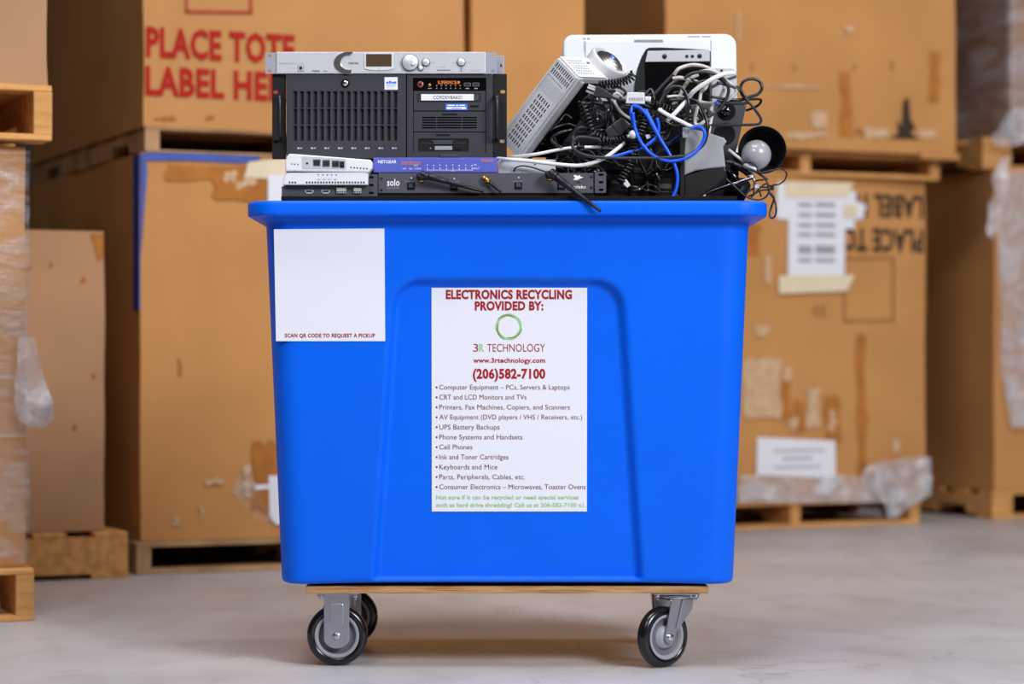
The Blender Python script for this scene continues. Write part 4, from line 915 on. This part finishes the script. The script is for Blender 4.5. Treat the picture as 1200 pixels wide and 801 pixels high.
for i in range(3):
    for j in range(2):
        mb = MB(M_black); x, y = 805 + i * 9, 127 + j * 9; mb.frect(F, x, y, x + 7, y + 6, 0, .003, M_black, .0008); mb.text('123456'[j * 3 + i], F, x + 2.6, x + 4.4, y + 4.8, y + 1.8, M_wht, 0, .0033); mb.build('key', t)

# --- grey and black wedge speaker
t = thing('desk_speaker', 'grey topped black wedge speaker standing at the front of the cable heap', 'speaker', (.4, .05, ZBD))
F = Face((0, .02, 0)); mb = MB(M_blackm)
pb = [F.p(*q) for q in ((801.5, 233), (820, 233), (823, 229), (838, 219), (850, 208), (851.5, 200), (849, 195.5), (830, 197), (801.5, 206))]; pb[0] = (pb[0][0], ZBD); pb[1] = (pb[1][0], ZBD)
mb.prism(pb, -.075, 0, M_black, F.M, bev=.003); mb.build('base', t)
mb = MB(M_grey); mb.prism([F.p(*q) for q in ((801.8, 205.5), (815, 200), (832, 197.4), (850.4, 195.8), (847.4, 172), (851.6, 166), (848.6, 161.5), (829, 155), (806.5, 149.8), (803.6, 152), (801.8, 180))], -.072, .003, M_grey, F.M, bev=.0035); lab(mb.build('top_shell', t), 'light grey textured shell')
mb = MB(M_black); mb.frect(F, 796.5, 161, 801.6, 234, -.05, .003, M_black, .0015); mb.frect(F, 799.8, 149.5, 805.5, 161.5, -.01, .004, M_lgrey, .001); mb.build('hinge', t)

# --- desk lamp
c0 = at(893.5, 175.5, .06); t = thing('desk_lamp', 'black desk lamp with wide shade and frosted bulb, overhanging the right end of the cart', 'lamp', tuple(at(870, 232, .08)))
ax = Vector((-.22, -1, -.20)).normalized(); Q = ax.to_track_quat('Z', 'Y').to_matrix().to_4x4(); Ml = Matrix.Translation(c0) @ Q
mb = MB(M_black); rO = .0505
mb.lathe([(rO, .0), (rO - .0008, .0012), (rO - .002, 0), (.044, -.02), (.036, -.045), (.028, -.060), (.018, -.066), (0, -.066)], M_shadein, Ml, 56); mb.lathe([(rO, 0), (.0455, -.02), (.0375, -.046), (.0295, -.0625), (.02, -.070), (.016, -.085), (0, -.086)], M_blackm, Ml, 56); mb.build('lamp_shade', t)
cb = at(886.3, 181.5, .055); mb = MB(M_bulb); rb = .0315
mb.lathe([(0, rb)] + [(rb * math.sin(R(q)), rb * math.cos(R(q))) for q in range(10, 141, 10)] + [(.013, -rb * 1.1), (.012, -rb * 1.5)], M_bulb, Matrix.Translation(cb) @ Q, 40); lab(mb.build('bulb', t), 'round frosted glass bulb')
mb = MB(M_white2); mb.cyl(at(853.5, 175, .045), at(876, 193, .055), .0032, .0032, M_white2, 14); mb.cyl(at(873, 191, .05), at(886, 200, .045), .0085, .0075, M_white, 18, bev=.002); lab(mb.build('arm', t), 'white lamp arm')
mb = MB(M_chrome); mb.cyl(at(829, 226, .035), at(882, 208.5, .04), .0026, .0026, M_gloss, 12); mb.tube([at(824, 231, .03), at(827, 227, .03), at(831, 224.4, .03), at(850, 217.5, .034), at(884, 207, .038)], .0014, M_chrome, 8); mb.cyl(at(823, 230.5, .03), at(827, 229.5, .03), .004, None, M_lgrey, 12)
mb.cyl(at(880, 200, .05), at(886, 219, .04), .0026, None, M_zinc, 10); mb.cyl(at(876, 208, .045), at(884, 206, .045), .0045, None, M_zinc, 12); mb.build('spring_arm', t)
mb = MB(M_black); mb.cyl(at(862, 230, .085), at(872, 214, .11), .020, .017, M_black, 24, bev=.004); mb.cyl(at(852, 186, .08), at(880, 206, .075), .006, None, M_black, 14); mb.cyl(at(853, 199, .07), at(866, 214, .07), .007, None, M_gloss, 14, bev=.002); mb.build('clamp', t)

# --- cables
def cable(label, pts, r, m, Y, zf=None, group=None, amp=.006, seed=None, name='cable', n=8):
    rnd = random.Random(seed if seed is not None else len(pts) * 7 + int(pts[0][0] * 3)); P = []
    k = len(pts)
    for i, q in enumerate(pts):
        x, y = zf(q[0], q[1]) if zf else q[:2]
        yy = q[2] if len(q) > 2 else (Y[0] + (Y[1] - Y[0]) * i / (k - 1) if isinstance(Y, tuple) else Y) + rnd.uniform(-amp, amp)
        P.append(at(x, y, yy))
    mb = MB(m); mb.tube(P, r, m, n, 9); o = mb.build(name, None, tuple(P[0])); tag(o, label, 'cable', group); return o
def coil(label, pts, r, rc, pitch, m, Y, group=None):
    P = catmull([at(x, y, Y + (q[0] if q else 0)) for x, y, *q in pts], 24); H = []; s = 0; N = None
    D = [0]
    for a_, b_ in zip(P, P[1:]): D.append(D[-1] + (b_ - a_).length)
    tot = D[-1]; nst = int(tot / pitch * 11); j = 0; N = (P[1] - P[0]).normalized().orthogonal().normalized()
    for i in range(nst + 1):
        s = tot * i / nst
        while j < len(D) - 2 and D[j + 1] < s: j += 1
        f_ = (s - D[j]) / max(1e-9, D[j + 1] - D[j]); c_ = P[j].lerp(P[j + 1], f_); tt = (P[j + 1] - P[j]).normalized()
        N = (N - tt * N.dot(tt)).normalized(); Bn = tt.cross(N); a_ = 2 * math.pi * s / pitch
        H.append(c_ + (N * math.cos(a_) + Bn * math.sin(a_)) * rc)
    mb = MB(m); mb.tube(H, r, m, 6, raw=True); o = mb.build('coiled_cord', None, tuple(P[0])); tag(o, label, 'cable', group); return o
GB = 'cables heaped on the right of the cart'
mm = 1 / 566.7
# white ethernet leads lying over the pale box
cable('upper thick white cable running right from behind the blue firewall into the heap', [(20, 365, .12), (100, 362, .09), (300, 340, .035), (470, 308, .03), (600, 287, .03), (780, 282, .03), (950, 290, .04), (1010, 300, .06)], 1.9 * mm, M_cw, 0, zq)
cable('lower thick white cable sagging across the pale box and rising to the heap', [(20, 372, .05), (100, 378, .0), (250, 388, -.01), (450, 412, -.01), (620, 426, -.01), (740, 412, -.01), (860, 365, -.01), (950, 300, 0), (1010, 250, .02)], 2.3 * mm, M_cw, 0, zq)
cable('thin black wire looping over the pale box next to the tall antenna', [(148, 476, .015), (160, 445, .012), (210, 428, .01), (290, 440, .01), (395, 474, .005)], .9 * mm, M_cb, 0, zq)
# charcoal loops
cable('long dark grey cable looping left below the plug and back across the heap', [(820, 222), (700, 205), (640, 212), (605, 250), (620, 300), (680, 335), (780, 358), (960, 368), (1150, 368), (1300, 366), (1480, 352)], 1.9 * mm, M_cg, -.02, zq, GB, .002)
cable('large dark grey cable arch at the top left of the heap, under the silver bar', [(140, 510), (220, 420), (300, 340), (360, 305), (460, 290), (540, 310), (610, 350)], 1.9 * mm, M_cg, .03, z6, GB)
cable('charcoal cable arching over the middle of the heap beside the cream cables', [(215, 540), (235, 460), (300, 395), (370, 372), (430, 385), (480, 430)], 1.9 * mm, M_cg, .02, z6, GB)
cable('dark cable bent into a tall oval loop in the middle of the heap', [(190, 560), (235, 480), (290, 430), (345, 432), (385, 480), (402, 560), (390, 640), (350, 690), (290, 700), (235, 670)], 2.0 * mm, M_cb, .005, z6, GB, .002)
cable('black cable circling from the silver bar down to the grey speaker', [(370, 370), (430, 335), (520, 325), (600, 350), (665, 400), (682, 470), (640, 560), (590, 610), (540, 640)], 2.0 * mm, M_cg, .0, z6, GB)
cable('dark cable sweeping in front of the grey speaker to the bottom of the heap', [(250, 525, .02), (400, 520, .01), (460, 535, .0), (505, 600, -.01), (532, 690, -.015), (530, 770, -.015), (500, 840, -.015), (440, 890, -.012), (380, 915, -.01), (250, 930, 0), (120, 930, 0), (0, 925, .01)], 2.1 * mm, M_cb, 0, z6, GB)
cable('charcoal cable with a round loop standing out past the right of the heap', [(640, 520), (740, 530), (830, 500), (890, 480), (917, 440), (900, 392), (850, 374), (795, 388), (768, 430), (775, 480), (815, 530), (800, 545), (700, 545), (600, 530)], 1.9 * mm, M_cg, (.02, .01), z6, GB, .003)
cable('dark cable reaching right then doubling back behind the desk phone', [(600, 400), (690, 422), (760, 455), (810, 520), (860, 580), (905, 645), (908, 680), (870, 695), (760, 698), (640, 700), (540, 700)], 1.7 * mm, M_cg, (.0, .03), z6, GB, .002)
cable('thin dark cable with a flat bend just above the desk phone edge', [(560, 500), (700, 520), (820, 518), (890, 516), (912, 530), (890, 560), (850, 580), (808, 596)], 1.6 * mm, M_cb, (.0, .08), z6, GB, .002)
cable('black lead crossing the cream cables toward the desk phone', [(450, 400), (530, 380), (600, 370), (700, 420), (760, 440), (800, 500)], 1.5 * mm, M_cb, .01, z6, GB)
# cream and white
cable('cream cable forming the topmost arch of the heap', [(300, 345), (330, 305), (390, 282), (450, 276), (520, 290), (600, 330), (640, 380), (650, 440), (615, 520), (570, 570), (560, 600)], 2.1 * mm, M_cc, .02, z6, GB)
cable('pale cable descending through the middle of the heap between two dark arches', [(540, 400), (520, 440), (490, 470), (480, 530), (460, 590), (448, 650), (455, 695), (490, 690), (550, 640)], 2.1 * mm, M_cc, .01, z6, GB)
cable('cream cable curving down the right side of the heap inside the dark loop', [(480, 325), (560, 315), (620, 350), (680, 395), (730, 440), (735, 470), (700, 505), (655, 535)], 2.1 * mm, M_cc, .01, z6, GB)
cable('bright white cable slanting from the upper right down across the heap', [(725, 335, .0), (660, 338, -.008), (590, 365, -.012), (520, 405, -.01), (440, 460, .0), (400, 510, .012), (330, 590, .01), (250, 672, .008)], 2.7 * mm, M_cw, 0, z6, GB, .002)
cable('white cable running from the coils down to the grey speaker', [(188, 588), (260, 630), (340, 670), (400, 700), (440, 718)], 2.4 * mm, M_cw, .0, z6, GB, .002)
cable('white cable edge running down beside the desk phone', [(575, 600), (560, 660), (545, 740), (535, 790)], 2.0 * mm, M_cw, .03, z6, GB, .002)
cable('short cream stub at the top left of the heap with a frayed end', [(290, 372), (340, 365), (400, 380), (460, 395), (520, 420)], 2.2 * mm, M_cc, .02, z6, GB)
cable('cream cable crossing behind the charcoal arches on the left', [(470, 345), (420, 370), (370, 430), (330, 510), (290, 560)], 2.2 * mm, M_cc, .045, z6, GB)
cable('thin cream cable lying level across the middle of the heap', [(250, 500), (330, 495), (420, 520), (520, 540), (580, 545)], 1.6 * mm, M_cc, .015, z6, GB)
cable('cream cable curving from the black plug down to the blue cable', [(345, 400), (352, 365), (385, 350), (425, 375), (440, 395)], 1.6 * mm, M_cc, .03, zr, GB)
cable('cream cable running down from the plug behind the white tag', [(350, 430), (390, 500), (440, 560), (510, 610), (580, 655)], 1.9 * mm, M_cc, .025, zr, GB)
cable('dark lead arching from the lens cord to the white tag', [(330, 290), (390, 285), (440, 305), (490, 350)], 1.6 * mm, M_cg, .03, zr, GB)
# blue
cable('bright blue cable looping up then running down to the cart rim', [(600, 470, .0), (560, 480, -.005), (530, 530, -.01), (540, 620, -.01), (580, 730, -.01), (610, 810, -.01), (640, 870, -.012)], 2.0 * mm, M_cbl, 0, zr, 'blue network cables in the heap')
cable('long blue cable falling straight through the heap to the cart rim', [(560, 482), (620, 500), (690, 570), (740, 660), (790, 750), (830, 815)], 2.1 * mm, M_cbl, -.012, zr, 'blue network cables in the heap', 0)
cable('blue cable tail hanging to the rim beside the grey speaker', [(100, -10), (150, 90), (205, 200), (265, 300), (308, 390), (324, 470), (314, 550), (286, 618)], 2.1 * mm, M_cbl, -.012, z5, 'blue network cables in the heap', 0)
cable('blue cable sweeping in a wide curve around the grey speaker shell', [(10, 10), (20, 100), (45, 180), (85, 245), (150, 310), (250, 350), (340, 343), (430, 305), (490, 240), (516, 170), (500, 125), (460, 108), (415, 122)], 2.1 * mm, M_cbl, -.018, z5, 'blue network cables in the heap', .001)
cable('blue cable crossing low through the coils toward the white cables', [(180, 50), (192, 120), (172, 185), (110, 240), (50, 272), (-20, 290), (-80, 310), (-140, 322), (-200, 328)], 2.0 * mm, M_cbl, -.005, z5, 'blue network cables in the heap', .002)
cable('short straight piece of blue cable deep in the heap', [(970, 238), (1040, 190), (1110, 140)], 1.6 * mm, M_cbl, .06, zh, 'blue network cables in the heap', .001)
mb = MB(M_cbl); mb.cyl(at(838, 121.8, .01), at(842, 120, .008), 2.3 * mm, None, M_cbl, 14); tag(mb.build('cable_clip', None, tuple(at(840, 121, .009))), 'tiny blue clip on a cream cable right of centre in the heap', 'clip')
# coils
coil('black coiled cord running from the projector lens to the power plug', [(743, 86), (738, 92), (728, 96), (715, 98), (703, 99.5)], 1.3 * mm, 4.4 * mm, 3.6 * mm, M_cb, .03, 'coiled black cords')
coil('black coiled cord hanging below the white tag', [(762, 118), (757, 128), (756, 140), (752, 152), (748, 162), (744, 175), (741, 186), (737, 197), (731, 206), (726, 214)], 1.6 * mm, 4.6 * mm, 4.2 * mm, M_cb, .0, 'coiled black cords')
coil('black coiled cord between the blue loop and the white cable', [(752, 134), (758, 142), (762, 152), (763, 162), (760, 170)], 1.6 * mm, 5.2 * mm, 4.2 * mm, M_cb, .02, 'coiled black cords')
coil('black coiled cord curling right under the short white cable', [(764, 122), (776, 126), (788, 130), (800, 128), (806, 122)], 1.5 * mm, 4.8 * mm, 4.0 * mm, M_cb, .03, 'coiled black cords')
coil('black coiled cord crossing below the oval loop', [(770, 150), (782, 146), (796, 142), (808, 139)], 1.3 * mm, 4.0 * mm, 3.5 * mm, M_cb, .035, 'coiled black cords')
coil('black coiled cord at the left of the heap beside the projector base', [(682, 118), (688, 134), (692, 148), (698, 158), (708, 163), (722, 164)], 1.5 * mm, 4.4 * mm, 4.6 * mm, M_cb, .02, 'coiled black cords')
coil('black coiled cord on the floor of the heap below the dark grey adapter', [(702, 166), (715, 164), (728, 163), (738, 160)], 1.2 * mm, 3.4 * mm, 4.0 * mm, M_cb, .015, 'coiled black cords')
# right hand thin wires by the lamp
GL = 'thin wires tangled round the lamp'
cable('thin wire looping around the white joint of the desk lamp', [(205, 330), (270, 345), (330, 372), (400, 395), (470, 415), (560, 398), (640, 385), (678, 420), (665, 470), (620, 505), (575, 510)], .95 * mm, M_cb, .012, zl, GL)
cable('grey wire curving from the lamp arm down over the rim end', [(330, 345), (380, 330), (430, 352), (470, 415), (520, 480), (545, 540), (520, 600), (470, 625), (400, 618), (340, 585), (260, 510), (205, 460)], 1.1 * mm, M_cg, .0, zl, GL)
cable('thin wire hanging in a narrow loop past the right end of the blue rim', [(530, 500), (545, 570), (580, 620), (597, 690), (590, 750), (560, 770), (545, 740), (560, 680), (580, 610), (540, 560)], 1.1 * mm, M_cb, .0, zl, GL)
cable('dark wire running from the desk phone to the lamp shade', [(205, 325), (260, 335), (330, 365), (400, 390), (460, 420), (530, 470)], 1.5 * mm, M_cg, .02, zl, GL)
for i, (p_, q_) in enumerate((((380, 600), (540, 550)), ((360, 590), (560, 530)), ((400, 610), (520, 500)), ((420, 580), (500, 470)), ((370, 560), (480, 600)))):
    mx_ = ((p_[0] + q_[0]) / 2 + 25 * (-1) ** i, (p_[1] + q_[1]) / 2 - 22 - 6 * i)
    cable('short dark wire bunched under the lamp at the right end of the rim', [p_, mx_, q_], 1.0 * mm, (M_cb, M_cg)[i % 2], .02 + .008 * i, zl, 'short wires bunched under the lamp')
mb = MB(M_black); mb.box(*at(900, 223, .008), *at(907, 216.5, -.004), M_black, None, .001); tag(mb.build('cord_clip', None, tuple(at(903, 220, 0))), 'small black square clip on the wire below the lamp shade', 'clip')
mb = MB(M_white); mb.box(*at(884, 221, .03), *at(890, 216, .02), M_white, None, .001); tag(mb.build('wire_connector', None, tuple(at(887, 219, .025))), 'small white wire connector under the lamp bulb', 'connector')

# --- power plug, tag, adapter, blob
P0 = at(697, 106, .0); P1 = at(717, 113.5, .0); d_ = (P1 - P0).normalized(); upv = Vector((-d_.z, 0, d_.x)) * -1
t = thing('power_plug', 'black three-pin power plug with bare metal prongs beside the projector', 'plug', tuple(P0))
FP = frame(P0, d_, Vector((0, -1, 0)).cross(d_)); mb = MB(M_cg); Ln = (P1 - P0).length
mb.prism([(0, -.012), (.004, -.0125), (.016, -.009), (Ln, -.0045), (Ln, .0035), (.016, .009), (.004, .0105), (0, .010)], -.009, .009, M_cg, FP.M, bev=.002); mb.build('plug_body', t)
for v in (.0065, .0005, -.0065):
    mb = MB(M_chrome); mb.box(-.0165, v - .0022, -.003 if v != .0005 else .005, 0, v + .0022, -.0015 if v != .0005 else .0065, M_silver, FP.M, .0004); mb.build('prong', t)
cable('grey lead leaving the back of the power plug', [(716, 113.5), (724, 116), (735, 118)], 1.6 * mm, M_cg, .0, None, GB, 0)
FT2 = Face((0, -.008, 0)); mb = MB(M_white2); q = [FT2.p(*k_) for k_ in ((733.4, 121), (755.8, 122), (755.4, 108.3), (734.8, 107.6))]
mb.prism(q, -.008, 0, M_white2, FT2.M, bev=.002); [mb.frect(FT2, a_, 114.4, a_ + 2, 116.8, 0, .0006, M_grey) for a_ in (737, 740, 742.6, 745.6, 748.4, 751.4)]; mb.frect(FT2, 736.4, 117.4, 754, 118, 0, .0005, M_grayink)
mb.cyl(at(755.6, 116, -.004), at(760, 116.5, -.004), .006, .006, M_white2, 20, bev=.001); mb.cyl(at(760, 116.5, -.004), at(762.5, 117, -.004), .0072, .0065, M_white, 20, bev=.001)
tag(mb.build('cable_tag', None, tuple(at(734, 121, -.004))), 'white block-shaped cable coupler with printed grey line', 'connector')
t = thing('power_adapter', 'dark grey power adapter block tilted below the plug', 'adapter', tuple(at(722, 158, .03)))
FA = Face((0, .01, 0)); mb = MB(M_dgrey); mb.prism([FA.p(*k_) for k_ in ((709, 153), (711, 150), (727.5, 137.5), (731, 138.5), (739.5, 145.5), (738, 149), (727.5, 158.5), (713, 161))][::-1], -.03, 0, M_cg, FA.M, bev=.003); mb.build('case', t)
mb = MB(M_black); mb.prism([FA.p(*k_) for k_ in ((715.8, 146), (717, 145), (728, 157), (727, 158))], .0, .0008, M_black, FA.M); mb.build('seam', t)
mb = MB(M_white2); c_ = at(742, 157.5, -.012); mb.lathe([(0, .009)] + [(.0092 * math.sin(R(q)), .009 * math.cos(R(q))) for q in range(15, 180, 15)] + [(0, -.009)], M_white2, Matrix.Translation(c_), 24); mb.cyl(c_ + Vector((-.004, 0, -.002)), c_ + Vector((-.012, 0, -.004)), .004, .003, M_white2, 14)
tag(mb.build('round_connector', None, tuple(c_)), 'small white round connector in the middle of the heap', 'connector')
for i, (pts_, Y, lb) in enumerate(((((730, 210), (734, 209.5), (739, 217), (735, 220), (731, 216)), -.005, 'tiny white plug end lying low in the heap above the rim'), (((756, 158), (761, 157), (763, 161), (758, 163)), .0, 'tiny white plug end among the coils right of the round white connector'), (((695, 201), (704, 196), (706, 198), (699, 202)), .05, 'tiny cream plug end just above the rack ear'))):
    Fq = Face((0, Y, 0)); mb = MB(M_white2); mb.prism([Fq.p(*k_) for k_ in pts_], -.004, 0, M_white2, Fq.M, bev=.0008); tag(mb.build('cable_plug', None, tuple(at(*pts_[0], Y))), lb, 'plug')
# black adapters in the dark of the heap; the last is an added dark cover
rnd = random.Random(11)
for i, (x0, y0, x1, y1, Y, lb) in enumerate(((712, 205, 736, 234, .05, 'black power adapter block behind the right ear of the long rack unit'), (738, 196, 768, 234, .06, 'black power adapter low in the middle of the heap'), (766, 208, 796, 234, .04, 'dark blue-black box low beside the grey speaker'), (690, 122, 716, 150, .10, 'black block under the power plug'), (672, 172, 702, 198, .17, 'black box in shadow under the projector'), (766, 166, 796, 200, .07, 'black box between the blue cable and grey speaker'), (722, 116, 748, 140, .08, 'black block under the white coupler'), (700, 168, 735, 200, .09, 'black box behind the grey cable loop'), (843, 178, 866, 234, .185, 'tall black block added as dark cover behind the lamp arm'))):
    t = thing('power_adapter', lb, 'adapter', tuple(at((x0 + x1) / 2, y1, Y))); a_ = at(x0, y1, Y); b_ = at(x1, y0, Y); mb = MB(M_blackm)
    mb.box(a_.x, Y, max(a_.z, ZBD), b_.x, Y + .045, b_.z, M_black if i % 2 else M_blackm, None, .004, 3); mb.build('case', t)
    mb = MB(M_wdim); w_ = (b_.x - a_.x); mb.box(a_.x + w_ * .2, Y - .0006, b_.z - w_ * .42, a_.x + w_ * .7, Y - .0001, b_.z - w_ * .25, M_dgrey); lab(mb.build('rating_label', t), 'grey rating label')
# the mass of thin black leads between them
import itertools
def inside(x, y): return (640 + max(0, (150 - y)) * .75 < x < 800 or (800 <= x < 835 and y < 150)) and 104 + max(0, 700 - x) * .8 < y < 233
for i in range(50):
    while True:
        x, y = rnd.uniform(650, 832), rnd.uniform(95, 232)
        if inside(x, y): break
    pts_ = []; a_ = rnd.uniform(0, 6.28); bend = rnd.uniform(-.8, .8); st_ = rnd.uniform(7, 14)
    for k_ in range(rnd.randint(5, 9)):
        pts_.append((x, y)); a_ += bend + rnd.uniform(-.35, .35); nx, ny = x + st_ * math.cos(a_), y + st_ * math.sin(a_)
        if not inside(nx, ny): a_ += 1.6; nx, ny = x + st_ * math.cos(a_), y + st_ * math.sin(a_)
        if not inside(nx, ny): a_ += 1.6; nx, ny = x + st_ * math.cos(a_), y + st_ * math.sin(a_)
        x, y = min(max(nx, 645), 832), min(max(ny, 100), 230)
    r_ = rnd.choice((1.1, 1.5, 1.8, 2.1)) * mm
    lx, ly = pts_[0]; ch = 'black' if i % 4 else 'charcoal'
    where = 'in the shadow of the projector, left of the plug' if lx < 695 else ('under the power plug and the dark adapter' if lx < 728 and ly < 170 else ('just behind the rack ear and the white cables' if lx < 728 else ('around the white coupler, below the silver bar' if ly < 140 else ('between the blue cables, above their lowest crossing' if ly < 185 else 'low above the rim, left of the grey speaker'))))
    cable('thin %s lead starting %s' % (ch, where), pts_, r_, M_cb if i % 4 else M_cg, rnd.uniform(.015, .055), None, 'thin black leads knotted in the heap', .006, 100 + i, n=6)
for i, (x, y) in enumerate(((676, 172), (700, 138), (748, 222), (770, 205), (690, 160), (712, 128), (806, 112), (776, 128))):
    p_ = at(x, y, .012); t = tag(MB(M_black).cyl(p_, p_ + Vector((.016 * math.cos(i * 1.7), .0, .016 * math.sin(i * 1.7))), .0045, .003, M_black, 14, bev=.001).cyl(p_ - Vector((.004 * math.cos(i * 1.7), 0, .004 * math.sin(i * 1.7))), p_, .0028, .0028, M_zinc, 12).build('jack_plug', None, tuple(p_)), 'small black jack plug with metal tip caught among the black leads', 'plug', 'jack plugs in the heap')
